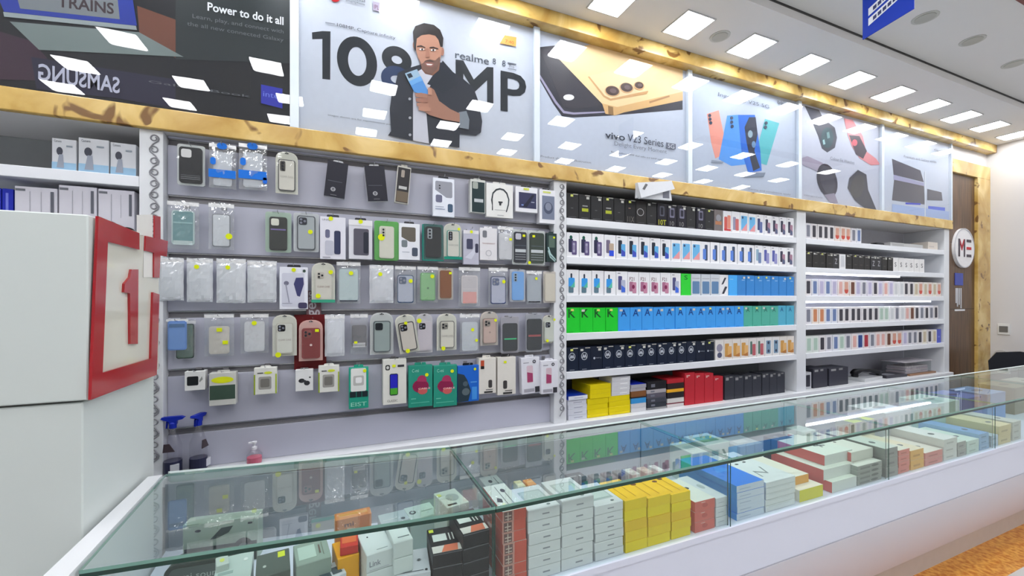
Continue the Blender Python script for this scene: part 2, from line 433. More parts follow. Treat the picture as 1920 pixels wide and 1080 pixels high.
# ================================================================== POSTERS
ZP0, ZP1 = 2.487, 3.34
def Q(pts, crop=None):
    out = []
    for p in pts:
        x, y = p
        if crop: x, y = crop[0]+x/crop[2], crop[1]+y/crop[2]
        v = onY(x, y, 0); out.append((v.x, min(max(v.z, ZP0+.002), ZP1-.002)))
    return out
class Art:
    """flat print on a poster board: each layer a hair in front of the one below"""
    def __init__(s, x0, x1, base, label):
        s.x0, s.x1 = x0, x1
        s.t = thing('advertising_poster', label, 'poster', (0, 0, 0))
        s.t.location = ((x0+x1)/2, 0, ZP0)
        s.k = 0; s.groups = {}
        b = MB(); b.box(x0, x1, -.004, -.0005, ZP0, ZP1-.001, base); s.put(b, 'printed_board')
        for xa in (x0, x1-.02):
            b = MB(); b.box(xa, xa+.02, -.028, -.0045, ZP0, ZP1-.001, mat('poster_edge_strip', (214, 224, 234), .2)); s.put(b, 'edge_strip')
        b = MB(); b.box(x0+.021, x1-.021, -.0255, -.0225, ZP0+.001, ZP1-.002, acry); s.put(b, 'acrylic_cover')
    def put(s, b, name):
        o = b.build(name, s.t); 
        for v in o.data.vertices: v.co -= s.t.location
        return o
    def g(s, name):
        if name not in s.groups: s.groups[name] = MB()
        return s.groups[name]
    def clampx(s, P): return [(min(max(x, s.x0+.001), s.x1-.001), z) for x, z in P]
    def poly(s, name, pts, col, crop=None, world=False):
        s.k += 1; P = pts if world else Q(pts, crop)
        s.g(name).prism(s.clampx(P), -.0042-.00035*s.k, -.0042-.00035*(s.k-1)+.0001, C(col))
    def disc(s, name, cx, cy, rx, ry, col, crop=None, ang=0, n=22):
        pts = []
        for i in range(n):
            a = 2*PI*i/n; dx, dy = rx*math.cos(a), ry*math.sin(a)
            pts.append((cx+dx*math.cos(ang)-dy*math.sin(ang), cy+dx*math.sin(ang)+dy*math.cos(ang)))
        s.poly(name, pts, col, crop)
    def text(s, name, txt, xa, ya, xb, yb, h, col, bold=0, mirror=False):
        """xa,ya baseline left pixel; xb,yb baseline right pixel; h pixel height at the left"""
        s.k += 1
        p0 = onY(xa, ya, 0); p1 = onY(xb, yb, 0); pt = onY(xa, ya-h, 0)
        H_ = pt.z-p0.z
        s.g(name).text(txt, p0.x, p1.x, p0.z, p0.z+H_, -.0042-.00035*s.k, 0, C(col), bold=bold, mirror=mirror, tilt=(p1.z-p0.z)*.5)
    def done(s):
        for n, b in s.groups.items(): s.put(b, n)

XP = [-2.35, -.194, 1.172, 2.455, 3.72, 4.97, 6.305]
# --- 1: dark laptop poster
A = Art(XP[0], XP[1], C(18, 20, 27), 'dark laptop advertising poster with mirrored white lettering, far left')
A.poly('background_print', [(258, 12), (330, 38), (330, 110), (262, 62)], (110, 66, 50))
A.poly('background_print', [(330, 0), (553, 0), (553, 120), (330, 112)], (38, 46, 48))
A.poly('background_print', [(0, 60), (60, 78), (90, 110), (70, 152), (0, 150)], (58, 36, 52))
A.poly('background_print', [(60, 108), (330, 150), (330, 205), (225, 186), (70, 168)], (36, 34, 58))
A.poly('background_print', [(415, 115), (470, 122), (470, 185), (415, 178)], (18, 20, 26))
A.poly('laptop_picture', [(20, 42), (262, 62), (345, 108), (75, 95)], (118, 130, 128))
A.poly('laptop_picture', [(8, 24), (256, 50), (258, 58), (10, 33)], (150, 160, 160))
A.poly('laptop_picture', [(0, 0), (250, 0), (258, 50), (10, 24)], (34, 56, 150))
A.poly('laptop_picture', [(35, 0), (222, 0), (226, 38), (40, 18)], (120, 126, 130))
A.text('laptop_picture', 'TRAINS', 110, 15, 215, 22, 22, (58, 44, 50), bold=.02)
A.text('lettering', 'SAMSUNG', 74, 152, 226, 180, 32, (190, 192, 210), bold=.02, mirror=True)
A.text('lettering', 'Power to do it all', 390, 22, 532, 45, 16, (232, 236, 238), bold=.02)
A.text('lettering', 'Learn, play, and connect with', 362, 38, 532, 60, 10, (108, 114, 116))
A.text('lettering', 'the all new connected Galaxy', 352, 52, 532, 76, 10, (104, 110, 112))
A.poly('blue_badge', [(490, 160), (530, 168), (530, 205), (490, 195)], (40, 48, 170))
A.text('blue_badge', 'intel', 494, 182, 526, 188, 10, (110, 130, 220))
A.text('lettering', 'Galaxy Book', 280, 158, 470, 184, 6, (100, 104, 108))
A.done()
# --- 2: man with phone
A = Art(XP[1], XP[2], C(202, 208, 218), 'pale poster of a smiling man holding a blue phone between giant numerals')
c2 = (560, 0, 3.6); c5 = (720, 30, 4.32)
A.poly('giant_lettering', [(90, 222), (160, 213), (215, 215), (213, 541), (160, 535), (160, 266), (92, 268)], (34, 40, 46), c2)
z0 = onY(670, 161, 0).z; z1 = onY(670, 70, 0).z
def ringpx(A, name, cx, cy, rx, ry, t, col):
    p = onY(cx, cy, 0); a = onY(cx+rx, cy, 0); q = onY(cx, cy-ry, 0)
    A.k += 1; A.g(name).ring(p.x, p.z, a.x-p.x, q.z-p.z, t, -.0042-.00035*A.k, -.0042, C(col), n=36)
ringpx(A, 'giant_lettering', 670, 116, 37, 46, .055, (34, 40, 46))
ringpx(A, 'giant_lettering', 744, 113, 27.5, 25, .052, (34, 40, 46))
ringpx(A, 'giant_lettering', 744, 150, 29, 25, .052, (40, 60, 96))
A.poly('giant_lettering', [(1058, 405), (1110, 412), (1180, 540), (1270, 455), (1312, 458), (1312, 715), (1270, 712), (1270, 545), (1185, 625), (1110, 500), (1108, 660), (1058, 655)], (34, 40, 46), c2)
A.text('giant_lettering', 'P', 938, 208, 986, 214, 75, (34, 40, 46), bold=.012)
A.text('lettering', 'realme', 853, 110, 916, 121, 14, (70, 78, 90))
A.text('lettering', '8', 923, 121, 929, 122, 11, (60, 68, 80)); A.text('lettering', '8', 941, 125, 947, 126, 11, (60, 68, 80))
A.text('lettering', 'Pro', 954, 128, 963, 129, 6, (90, 96, 108))
p = onY(959, 125, 0); A.k += 1
A.poly('lettering', [(951, 118), (967, 121), (967, 123), (951, 120)], (90, 96, 108)); A.poly('lettering', [(951, 129), (967, 132), (967, 133), (951, 130)], (90, 96, 108))
A.text('lettering', '108MP. Capture infinity', 632, 53, 741, 77, 8, (74, 80, 92))
A.poly('lettering', [(610, 43), (628, 46), (628, 48), (610, 45)], (150, 156, 166))
A.text('lettering', 'images shown are for representation purposes only', 615, 219, 762, 241, 4, (96, 100, 108))
A.disc('logo', 629, -4, 10, 10, (200, 30, 40)); A.disc('logo', 629, -4, 6, 6, (226, 220, 224))
A.text('logo', 'Official', 648, -1, 684, 6, 5, (80, 86, 98)); A.text('logo', 'Smartphone', 648, 6, 684, 13, 5, (80, 86, 98))
A.poly('logo', [(699, 5), (712, 8), (712, 24), (699, 21)], (176, 166, 186)); A.text('logo', 'IPL', 701, 19, 710, 21, 8, (110, 60, 90))
A.poly('orange_tag', [(944, 68), (967, 72), (966, 89), (936, 83)], (248, 170, 80)); A.text('orange_tag', '7:40', 946, 82, 962, 85, 6, (190, 90, 40))
# the man: jacket, shirt, neck, head, hair, beard, arm, hand, phone
PM = 'man_portrait'
A.poly(PM, [(30, 975), (55, 940), (45, 760), (60, 640), (90, 560), (110, 470), (200, 430), (300, 400), (470, 385), (520, 440), (640, 520), (720, 590), (760, 700), (790, 860), (780, 950), (740, 975), (608, 960), (606, 1072), (230, 1015)], (42, 46, 56), c5)
A.poly(PM, [(232, 640), (250, 470), (300, 440), (400, 480), (380, 560), (345, 620), (340, 800), (360, 1040), (232, 1015)], (206, 206, 214), c5)
A.poly(PM, [(300, 440), (300, 380), (450, 380), (440, 460), (390, 492), (330, 478)], (150, 104, 84), c5)
A.poly(PM, [(390, 492), (440, 450), (470, 370), (560, 470), (600, 560), (480, 640), (400, 580), (345, 560)], (36, 42, 52), c5)
A.disc(PM, 242, 245, 12, 30, (160, 112, 92), c5); A.disc(PM, 468, 300, 14, 34, (168, 118, 98), c5)
A.poly(PM, [(256, 190), (300, 160), (400, 160), (452, 210), (464, 270), (456, 340), (436, 400), (405, 455), (368, 478), (330, 462), (300, 410), (272, 350), (256, 290)], (190, 140, 116), c5)
A.poly(PM, [(234, 200), (230, 140), (250, 95), (320, 70), (400, 85), (450, 125), (476, 190), (470, 262), (452, 262), (436, 205), (410, 172), (360, 160), (300, 168), (262, 195), (252, 300), (240, 270)], (52, 48, 48), c5)
A.poly(PM, [(274, 345), (300, 400), (318, 388), (330, 372), (365, 362), (410, 372), (445, 340), (452, 370), (425, 440), (380, 482), (340, 474), (305, 440)], (124, 92, 80), c5)
A.poly(PM, [(318, 384), (345, 368), (376, 368), (404, 384), (376, 382), (346, 380)], (84, 62, 56), c5)
A.poly(PM, [(322, 396), (345, 388), (376, 390), (402, 400), (384, 424), (346, 422)], (150, 96, 88), c5)
A.poly(PM, [(336, 398), (390, 402), (378, 412), (346, 410)], (236, 230, 226), c5)
A.poly(PM, [(264, 256), (296, 250), (330, 266), (330, 272), (296, 260), (264, 264)], (58, 46, 42), c5); A.poly(PM, [(364, 266), (396, 262), (434, 276), (434, 284), (396, 272), (364, 275)], (58, 46, 42), c5)
A.disc(PM, 302, 284, 20, 8, (232, 226, 222), c5); A.disc(PM, 304, 284, 8, 8, (52, 40, 38), c5)
A.disc(PM, 394, 290, 20, 8, (232, 226, 222), c5); A.disc(PM, 394, 290, 8, 8, (52, 40, 38), c5)
A.poly(PM, [(338, 278), (352, 276), (368, 338), (352, 350), (328, 342)], (176, 124, 102), c5)
A.poly(PM, [(598, 790), (660, 780), (684, 850), (678, 928), (604, 915)], (130, 138, 146), c5)
A.poly(PM, [(300, 770), (290, 650), (370, 590), (400, 610), (440, 700), (530, 765), (605, 800), (606, 870), (480, 850), (360, 812)], (170, 122, 100), c5)
A.poly(PM, [(165, 480), (262, 445), (360, 636), (345, 650), (240, 630)], (86, 150, 214), c5)
A.poly(PM, [(165, 480), (262, 445), (290, 500), (195, 545)], (160, 190, 210), c5)
A.poly(PM, [(195, 545), (215, 580), (310, 535), (290, 500)], (110, 170, 224), c5)
A.poly(PM, [(180, 488), (212, 476), (230, 506), (198, 520)], (34, 44, 60), c5)
for fy, fx in ((640, 246), (680, 250), (718, 258), (750, 272)):
    A.poly(PM, [(fx, fy), (fx+50, fy-4), (fx+100, fy+6), (fx+98, fy+34), (fx+40, fy+34), (fx+4, fy+26)], (178 if fy != 680 else 166, 128 if fy != 680 else 116, 106 if fy != 680 else 96), c5)
A.poly(PM, [(350, 590), (380, 605), (382, 655), (350, 650)], (186, 136, 112), c5)
for bx, by in ((203, 686), (205, 838), (205, 975)): A.disc(PM, bx, by, 11, 11, (170, 172, 178), c5)
A.done()
# --- 3: gold phone
c3 = (980, 0, 3.177)
A = Art(XP[2], XP[3], C(200, 208, 222), 'poster with a close-up of a gold phone lying over a black one')
PP = 'phone_picture'
A.poly(PP, [(78, 285), (300, 262), (520, 640), (950, 598), (950, 655), (520, 690), (300, 702), (232, 694), (180, 620), (78, 440)], (52, 52, 62), c3)
A.poly(PP, [(90, 450), (190, 615), (240, 676), (300, 684), (500, 672), (500, 664), (300, 672), (245, 662), (200, 606), (96, 438)], (170, 164, 190), c3)
A.poly(PP, [(100, 300), (200, 290), (470, 630), (300, 650), (240, 640)], (62, 60, 68), c3)
A.disc(PP, 272, 582, 32, 18, (240, 240, 244), c3)
A.poly(PP, [(190, 330), (400, 240), (700, 330), (950, 420), (950, 555), (560, 640), (470, 620)], (244, 212, 160), c3)
A.poly(PP, [(470, 618), (560, 640), (950, 548), (950, 600), (600, 672), (545, 690), (490, 680)], (222, 180, 122), c3)
A.poly(PP, [(505, 632), (535, 640), (538, 688), (508, 684)], (150, 116, 74), c3)
A.poly(PP, [(750, 606), (870, 570), (872, 580), (752, 618)], (176, 132, 86), c3)
A.poly(PP, [(385, 460), (560, 420), (660, 460), (745, 548), (735, 562), (520, 602), (480, 580)], (206, 160, 108), c3)
A.poly(PP, [(392, 456), (560, 414), (655, 454), (740, 544), (520, 590), (485, 572)], (246, 214, 166), c3)
for ex, ey, rx, ry in ((530, 544, 40, 28), (614, 524, 36, 26), (688, 512, 26, 20)):
    A.disc(PP, ex, ey+3, rx+6, ry+5, (214, 170, 120), c3, ang=.2); A.disc(PP, ex, ey, rx, ry, (74, 52, 46), c3, ang=.2); A.disc(PP, ex+4, ey, rx*.5, ry*.5, (104, 82, 84), c3, ang=.2)
A.text('lettering', 'vivo', 1133, 260, 1170, 264, 12, (56, 62, 78), bold=.015)
A.text('lettering', 'V23 Series', 1175, 266, 1242, 276, 14, (56, 62, 78))
A.poly('lettering', [(1247, 268), (1265, 271), (1265, 281), (1247, 279)], (110, 116, 132)); A.text('lettering', '5G', 1250, 278, 1262, 280, 8, (220, 224, 232))
A.text('lettering', 'Delight Every Moment', 1150, 276, 1248, 290, 10, (132, 136, 148))
A.text('lettering', 'Eye Autofocus 50MP dual selfie and 64MP night camera', 1144, 288, 1255, 305, 4, (84, 88, 100))
A.text('lettering', 'Product shown for illustration', 1012, 296, 1106, 306, 4, (112, 116, 128))
A.done()
# --- 4: row of colour phones
A = Art(XP[3], XP[4], C(190, 200, 216), 'poster with coral, blue and teal phones fanned out')
A.poly(PP, [(1095, 680), (1165, 658), (1195, 800), (1175, 930), (1145, 945), (1120, 850)], (240, 158, 140), c3)
A.poly(PP, [(1215, 690), (1290, 685), (1330, 980), (1240, 990), (1165, 950)], (84, 158, 238), c3)
A.poly(PP, [(1440, 710), (1525, 735), (1450, 985), (1400, 970), (1400, 860)], (90, 190, 196), c3)
A.poly(PP, [(1280, 686), (1380, 686), (1412, 900), (1420, 1018), (1340, 1030), (1300, 900)], (36, 112, 216), c3)
A.poly(PP, [(1318, 760), (1345, 700), (1384, 700), (1396, 800), (1376, 900), (1410, 1000), (1370, 1020), (1345, 920), (1330, 850)], (40, 46, 66), c3)
A.disc(PP, 1352, 800, 14, 22, (150, 176, 190), c3); A.disc(PP, 1372, 862, 12, 20, (110, 150, 190), c3)
for ex, ey in ((1110, 690), (1112, 712), (1116, 734), (1240, 705), (1240, 730), (1243, 755), (1445, 735), (1441, 760)): A.disc(PP, ex, ey, 9, 10, (46, 60, 86), c3)
A.poly(PP, [(1120, 955), (1190, 965), (1188, 975), (1118, 968)], (150, 160, 176), c3); A.poly(PP, [(1295, 1030), (1440, 1030), (1430, 1055), (1310, 1056)], (130, 142, 160), c3)
A.text('lettering', 'Ingenious V25 5G', 1345, 183, 1440, 206, 9, (96, 104, 122)); A.text('lettering', 'vivo', 1455, 196, 1478, 200, 6, (96, 104, 122))
A.text('lettering', 'Terms and conditions apply', 1400, 357, 1480, 367, 4, (124, 130, 144))
A.done()
# --- 5: four watches
c4 = (1440, 120, 3.177)
A = Art(XP[4], XP[5], C(196, 200, 214), 'poster showing four smart watches with black, pink and grey straps')
WP = 'watch_picture'
A.poly(WP, [(215, 250), (300, 275), (330, 330), (395, 380), (408, 440), (395, 500), (350, 528), (318, 505), (295, 430), (262, 350)], (62, 64, 76), c4)
A.disc(WP, 350, 440, 36, 62, (40, 76, 82), c4); A.poly(WP, [(322, 455), (332, 450), (338, 478), (326, 482)], (160, 200, 200), c4); A.poly(WP, [(345, 410), (360, 405), (366, 440), (350, 446)], (110, 150, 150), c4)
A.poly(WP, [(448, 325), (500, 335), (560, 430), (580, 520), (640, 565), (665, 600), (610, 605), (540, 560), (495, 490), (470, 420)], (222, 140, 144), c4)
A.poly(WP, [(478, 425), (540, 430), (585, 520), (562, 566), (520, 540)], (64, 50, 60), c4); A.disc(WP, 512, 470, 16, 20, (216, 96, 110), c4)
A.poly(WP, [(185, 565), (230, 550), (320, 590), (360, 640), (330, 720), (290, 640), (200, 600)], (166, 158, 176), c4)
A.disc(WP, 348, 695, 58, 102, (44, 42, 56), c4, ang=-.25); A.disc(WP, 348, 695, 42, 84, (64, 62, 76), c4, ang=-.25)
A.poly(WP, [(330, 780), (390, 770), (412, 830), (370, 836)], (150, 142, 160), c4)
A.poly(WP, [(470, 740), (480, 680), (530, 632), (580, 660), (590, 750), (640, 870), (570, 860), (510, 810)], (48, 48, 60), c4)
A.disc(WP, 528, 730, 40, 70, (66, 62, 62), c4, ang=.2)
A.text('lettering', 'Colour Fit Watches', 1555, 300, 1600, 308, 6, (120, 124, 138)); A.text('lettering', 'NOISE', 1456, 195, 1486, 201, 6, (120, 124, 138))
A.text('lettering', 'conditions apply on all watches', 1505, 368, 1540, 374, 4, (140, 144, 156))
A.done()
# --- 6: laptop / tablets
A = Art(XP[5], XP[6], C(198, 206, 220), 'rightmost poster showing dark tablets and laptops on a pale ground')
A.poly(PP, [(735, 565), (905, 635), (925, 705), (745, 660)], (70, 66, 80), c4)
A.poly(PP, [(745, 660), (925, 710), (925, 730), (745, 690)], (160, 158, 190), c4)
A.poly(PP, [(748, 690), (925, 728), (930, 838), (735, 812)], (78, 74, 84), c4)
A.poly(PP, [(945, 745), (1030, 765), (1036, 815), (945, 812)], (70, 68, 82), c4)
A.poly(PP, [(815, 826), (905, 830), (905, 840), (815, 836)], (40, 60, 210), c4); A.poly(PP, [(950, 846), (1050, 856), (1050, 880), (950, 868)], (70, 100, 220), c4)
A.poly(PP, [(735, 835), (1078, 880), (1078, 935), (735, 885)], (164, 186, 228), c4)
A.poly('divider_line', [(928, 640), (934, 640), (934, 910), (928, 908)], (226, 232, 240), c4)
A.text('lettering', 'Premium and Galaxy series', 1693, 297, 1754, 304, 6, (120, 124, 138)); A.text('lettering', 'Galaxy', 1750, 284, 1776, 290, 5, (80, 84, 100))
A.done()

# round sign on the door
t = thing('round_sign', 'round white sign with dark letters and a red bar on the brown door', 'sign', (6.58, -.001, 2.195))
b = MB(); b.disc(0, 0, .225, -.022, 0, C(236, 234, 236), n=36); b.build('sign_disc', t)
b = MB(); b.ring(0, 0, .225, .225, .012, -.026, -.022, C(200, 200, 206), n=36); b.build('rim', t)
b = MB(); dk = C(70, 62, 74)
b.box(-.135, -.105, -.026, -.022, -.10, .10, dk); b.box(-.015, .01, -.026, -.022, -.10, .10, dk)
b.prism([(-.105, .10), (-.105, .05), (-.06, -.03), (-.015, .05), (-.015, .10), (-.06, .02)], -.026, -.022, C(176, 40, 54))
b.box(.05, .15, -.026, -.022, .07, .10, dk); b.box(.05, .15, -.026, -.022, -.10, -.07, dk); b.box(.05, .15, -.026, -.022, -.015, .015, C(190, 40, 50))
b.build('lettering', t)
t = thing('door_notice', 'small blue notice plate with white vertical strokes below the round sign', 'sign', (6.52, -.001, 1.45))
b = MB(); b.box(-.10, .08, -.006, 0, .32, .46, C(70, 84, 170), c=.002); b.build('blue_plate', t)
b = MB()
for i, (a, h) in enumerate(((-.08, .16), (-.05, .2), (-.01, .18), (.03, .22))): b.box(a, a+.015, -.005, 0, .28-h, .29, C(214, 214, 220))
b.box(-.1, .12, -.005, 0, .03, .05, C(230, 230, 234)); b.build('white_strokes', t)

# ================================================================== FIXTURES
def scroll(b, x, z0, z1, y, r, pitch, flip=1):
    """running scroll ornament painted as a raised bead"""
    k = 0; z = z1-pitch*.5
    while z > z0+pitch*1.15:
        s_ = 1 if k % 2 == 0 else -1
        pts = []
        for i in range(15):
            a = i/14*2.0*PI*1.15
            rr = r*(1-.55*i/14)
            pts.append((x+s_*(rr*math.cos(a)), y, z+rr*math.sin(a)))
        pts = [(x-s_*r*1.0, y, z-pitch*.95)]+[(x-s_*r*.2, y, z-pitch*.5)]+[(x+s_*r*.85, y, z-pitch*.22)]+pts
        b.tube(pts, .0032, ornm, n=4)
        z -= pitch; k += 1
SHELF_Z = [2.155, 1.900, 1.645, 1.391, 1.134]
ZL = .805
# continuous base cabinet under the shelves
t = thing('base_cabinet', 'long white base cabinet running under all the wall shelves', 'cabinet', (2, .2, 0))
b = MB(); b.box(-3-2, 6.31-2, -.185, .21, .08, .76, mat('base_cabinet_grey_white', (186, 188, 190), .4), c=.002); b.build('body', t)
b = MB(); b.box(-3-2, 6.31-2, -.15, .21, 0, .08, C(120, 120, 122)); b.build('plinth', t)
b = MB(); b.box(-3-2, 6.31-2, -.235, .21, .761, ZL-.0002, white, c=.003); b.build('ledge', t)
b = MB()
for i in range(15): b.box(-4.4+i*.62, -4.394+i*.62, -.187, -.185, .1, .74, groove)
b.build('door_gap', t)

def shelf_unit(x0, x1, zs, label, backm=None, postL=None, postR=None, orn=True, led=()):
    t = thing('shelf_unit', label, 'shelf unit', ((x0+x1)/2, 0, ZL)); cx = t.location.x
    def put(b, n):
        o = b.build(n, t)
        for v in o.data.vertices: v.co -= t.location
        return o
    b = MB(); b.box(x0, x1, .36, .375, ZL, 2.391, backm or bayback); put(b, 'back_panel')
    for z in zs:
        b = MB(); b.box(x0+.001, x1-.001, 0.0, .359, z-.048, z, shelfw, c=.002); put(b, 'shelf_board')
    for (a, c_, o_) in ([postL] if postL else [])+([postR] if postR else []):
        b = MB(); b.box(a, c_, -.001, .36, ZL, 2.391, white, c=.002); po = put(b, 'post')
        if o_:
            b = MB(); scroll(b, (a+c_)/2+.012, ZL, 2.38, -.003, .017, .052); put(b, 'scroll_ornament')
    for (z, a, c_) in led:
        b = MB(); b.box(a, c_, .012, .03, z-.062, z-.0485, ledm); put(b, 'led_strip')
    return t
shelf_unit(-2.9, -.822, [2.175, 1.90, 1.645, 1.391, 1.134], 'white shelf unit at the far left behind the sign box', mat('left_bay_back', (150, 154, 156), .6), postR=(-.822, -.735, True))
shelf_unit(1.401, 3.716, SHELF_Z, 'white shelf unit packed with phone boxes in the middle of the wall', postL=(1.307, 1.401, True))
shelf_unit(3.838, 6.20, SHELF_Z, 'white shelf unit at the right with lit shelves of small phone boxes', mat('right_bay_back', (200, 200, 208), .5), postL=(3.716, 3.838, False), postR=(6.20, 6.305, False), led=((1.900, 3.86, 5.35), (1.645, 3.86, 5.95)))

# slatwall between left post and carved post
t = thing('slatwall_panel', 'lilac grey slatwall panel with horizontal grooves carrying the hanging accessories', 'slatwall', (.28, .05, ZL))
gz = [2.365, 2.096, 1.822, 1.545, 1.268, .988]
xs0, xs1 = -.734, 1.306
def put(b, n):
    o = b.build(n, t)
    for v in o.data.vertices: v.co -= t.location
    return o
edges = [2.391]+[g for z in gz for g in (z+.017, z-.017)]+[ZL]
for i in range(0, len(edges), 2):
    b = MB(); b.box(xs0, xs1, .05, .07, edges[i+1], edges[i], slatm, c=.002); put(b, 'slat_board')
b = MB(); b.box(xs0, xs1, .0705, .09, ZL, 2.391, groove); put(b, 'groove_backing')
for z in gz:
    b = MB(); b.box(xs0, xs1, .057, .07, z+.011, z+.0165, chrome); b.box(xs0, xs1, .062, .07, z-.0165, z-.012, groove); put(b, 'groove_insert')

# ================================================================== SIGN BOX AT LEFT
SX = -.561
t = thing('sign_box', 'tall white display box at the left with a red framed numeral one', 'display box', (SX-.8, -.6, 0))
def put(b, n, par=None):
    o = b.build(n, par or t); 
    for v in o.data.vertices: v.co -= t.location
    return o
YN, YFAR = onX(165, 560, SX).y, onX(297, 560, SX).y
b = MB(); b.box(-2.95, SX, YN, YFAR, 1.371, 1.826, oldwhite, c=.003); put(b, 'upper_box')
b = MB(); b.box(-2.95, SX-.012, YN+.006, YFAR, 0, 1.365, oldwhite, c=.003); put(b, 'lower_body')
b = MB(); b.box(-2.94, SX-.02, YN+.02, YFAR-.02, 1.363, 1.373, ceildark); put(b, 'shadow_strip')  # dark strip: the shadow under the upper box put into its colour
b = MB(); b.prismx([(YN+.03, 1.38), (YN+.03, 1.82), (YFAR-.01, 1.82), (YFAR-.01, 1.38)], SX, SX+.004, creamgl); put(b, 'cream_panel')
def LX(pts, k, th=.004):
    return [(onX(x, y, SX+.004).y, onX(x, y, SX+.004).z) for x, y in pts]
b = MB()
b.prismx(LX([(165, 750), (179, 405), (197, 453), (187, 699)], 0), SX+.004, SX+.010, redm)
b.prismx(LX([(179, 405), (257, 437), (257, 468), (197, 453)], 0), SX+.004, SX+.010, redm)
b.prismx(LX([(165, 750), (187, 699), (279, 672), (290, 703)], 0), SX+.004, SX+.010, redm)
b.prismx(LX([(279, 672.5), (283, 548), (295, 552), (290, 702)], 0), SX+.004, SX+.010, redm)
put(b, 'red_frame')
b = MB(); b.prismx(LX([(240, 645), (239, 550), (228, 548), (229, 532), (239, 520), (242, 505), (255, 505), (254, 645)], 0), SX+.004, SX+.010, redm); put(b, 'numeral_one')
b = MB(); b.prismx(LX([(256, 403), (285, 402), (285, 520), (268, 520), (268, 441), (256, 440)], 0), SX+.0045, SX+.0055, C(228, 226, 222)); put(b, 'plus_backing')
b = MB(); b.prismx(LX([(286, 404), (297, 406), (297, 448), (311, 452), (309, 481), (297, 479), (295, 521), (285, 520), (285, 474), (268, 470), (269, 442), (286, 446)], 0), SX+.006, SX+.010, redm); put(b, 'plus_mark')

# ================================================================== GLASS COUNTER
GZ = 1.04; TH = .008
J = (.411, -1.309); JR = (.411, -.801); Lf = (-.5066, -1.2205); Lr = (-.5196, -.6836)
BZ = .789
def front(x): return J[1] if x >= J[0] else Lf[1]+(x-Lf[0])/(J[0]-Lf[0])*(J[1]-Lf[1])
def rear(x): return JR[1] if x >= JR[0] else Lr[1]+(x-Lr[0])/(JR[0]-Lr[0])*(JR[1]-Lr[1])
# base: one long cabinet, bent once at the first glass joint
t = thing('shop_counter', 'long white shop counter carrying the glass showcases, orange granite strip at its foot', 'counter', (2.5, -1.0, 0))
def put(b, n):
    o = b.build(n, t)
    for v in o.data.vertices: v.co -= t.location
    return o
def plan(f, r=0): return [(Lf[0], Lf[1]+f), (J[0], J[1]+f), (7.165, J[1]+f), (7.165, JR[1]-r), (JR[0], JR[1]-r), (Lr[0]+.003, Lr[1]-r)]
b = MB(); b.prismz(plan(0), .60, BZ-.022, counterw); put(b, 'upper_front')
b = MB(); b.prismz(plan(.003), .594, .5999, mat('counter_crease_shade', (200, 200, 212), .4)); put(b, 'crease_shade')  # tiny step at the crease, its soft shading put into a greyer colour
b = MB(); pt, pb = plan(.001), plan(.19); n = len(pt)
b.add([(p[0], p[1], .167) for p in pb]+[(p[0], p[1], .5939) for p in pt], [tuple(range(n-1, -1, -1)), tuple(range(n, 2*n))]+[(k, (k+1) % n, n+(k+1) % n, n+k) for k in range(n)], counterw); put(b, 'lower_front')
b = MB(); b.prismz([(Lf[0], -1.0), (J[0], -1.064), (7.165, -1.064), (7.165, -.83), (J[0], -.83), (Lr[0], -.75)], 0, .1668, mat('skirting_white', (220, 218, 218), .4)); put(b, 'skirting')
b = MB(); b.prismz(plan(-.003), BZ-.0215, BZ-.0005, counterw); put(b, 'display_deck')
cuts = [-.5066, .411, 1.3276, 2.338, 3.372, 4.33, 5.283, 6.2, 7.165]
clab = ['leftmost glass showcase, angled, with mixed accessory boxes', 'glass showcase holding the white and yellow box stacks', 'glass showcase holding the blue topped box stack',
        'fourth glass showcase from the left, with pale red boxes', 'fifth glass showcase from the left, with pale blurred boxes', 'sixth glass showcase from the left', 'seventh glass showcase, near the far door', 'last glass showcase at the far right end']
for i in range(len(cuts)-1):
    x0, x1 = cuts[i], cuts[i+1]; g = .001
    t = thing('glass_showcase', clab[i], 'glass showcase', ((x0+x1)/2, front((x0+x1)/2)+.25, BZ), 0, None)
    x0r = Lr[0] if i == 0 else x0
    f0, f1, r0, r1 = front(x0+.0001), front(x1-.0001), rear(x0r+.0001), rear(x1-.0001)
    b = MB(); b.prismz([(x0+g, f0), (x1-g, f1), (x1-g, r1), (x0r+g, r0)], GZ-TH, GZ, glass_top, sm=glass_edge2); put(b, 'glass_top')
    b = MB(); b.prismz([(x0+g, f0+.004), (x1-g, f1+.004), (x1-g, f1+.010), (x0+g, f0+.010)], BZ, GZ-TH-.011, glass_front); put(b, 'front_glass')
    b = MB(); b.prismz([(x0+g, f0+.001), (x1-g, f1+.001), (x1-g, f1+.012), (x0+g, f0+.012)], GZ-TH-.0105, GZ-TH-.0003, glass_edge); put(b, 'front_glass_edge')
    b = MB(); b.box(x1-.007, x1-g, f1+.013, r1-.02, BZ, GZ-TH-.001, glass_front, faces=[glass_front, glass_edge, glass_post, glass_front, glass_post, glass_front]); put(b, 'divider_glass')
    b = MB(); b.box(x1-.004, x1-g, f1+.002, f1+.0035, BZ, GZ-TH-.012, glass_post); put(b, 'vertical_joint')
    b = MB(); b.prismz([(x0+g, r0), (x1-g, r1), (x1-g, r1+.02), (x0r+g, r0+.02)], GZ-.03, GZ+.001, mat('rear_rail_pale', (206, 218, 216), .3)); put(b, 'rear_rail')
    b = MB(); b.prismz([(x0+g, r0-.012), (x1-g, r1-.012), (x1-g, r1-.006), (x0r+g, r0-.006)], BZ, GZ-.031, mat('rear_sliding_panel_grey', (160, 164, 172), .3)); put(b, 'rear_sliding_panel')
t = thing('counter_end_panel', 'white end panel closing the counter beside the sign box', 'counter panel', (-.533, -1.0, 0))
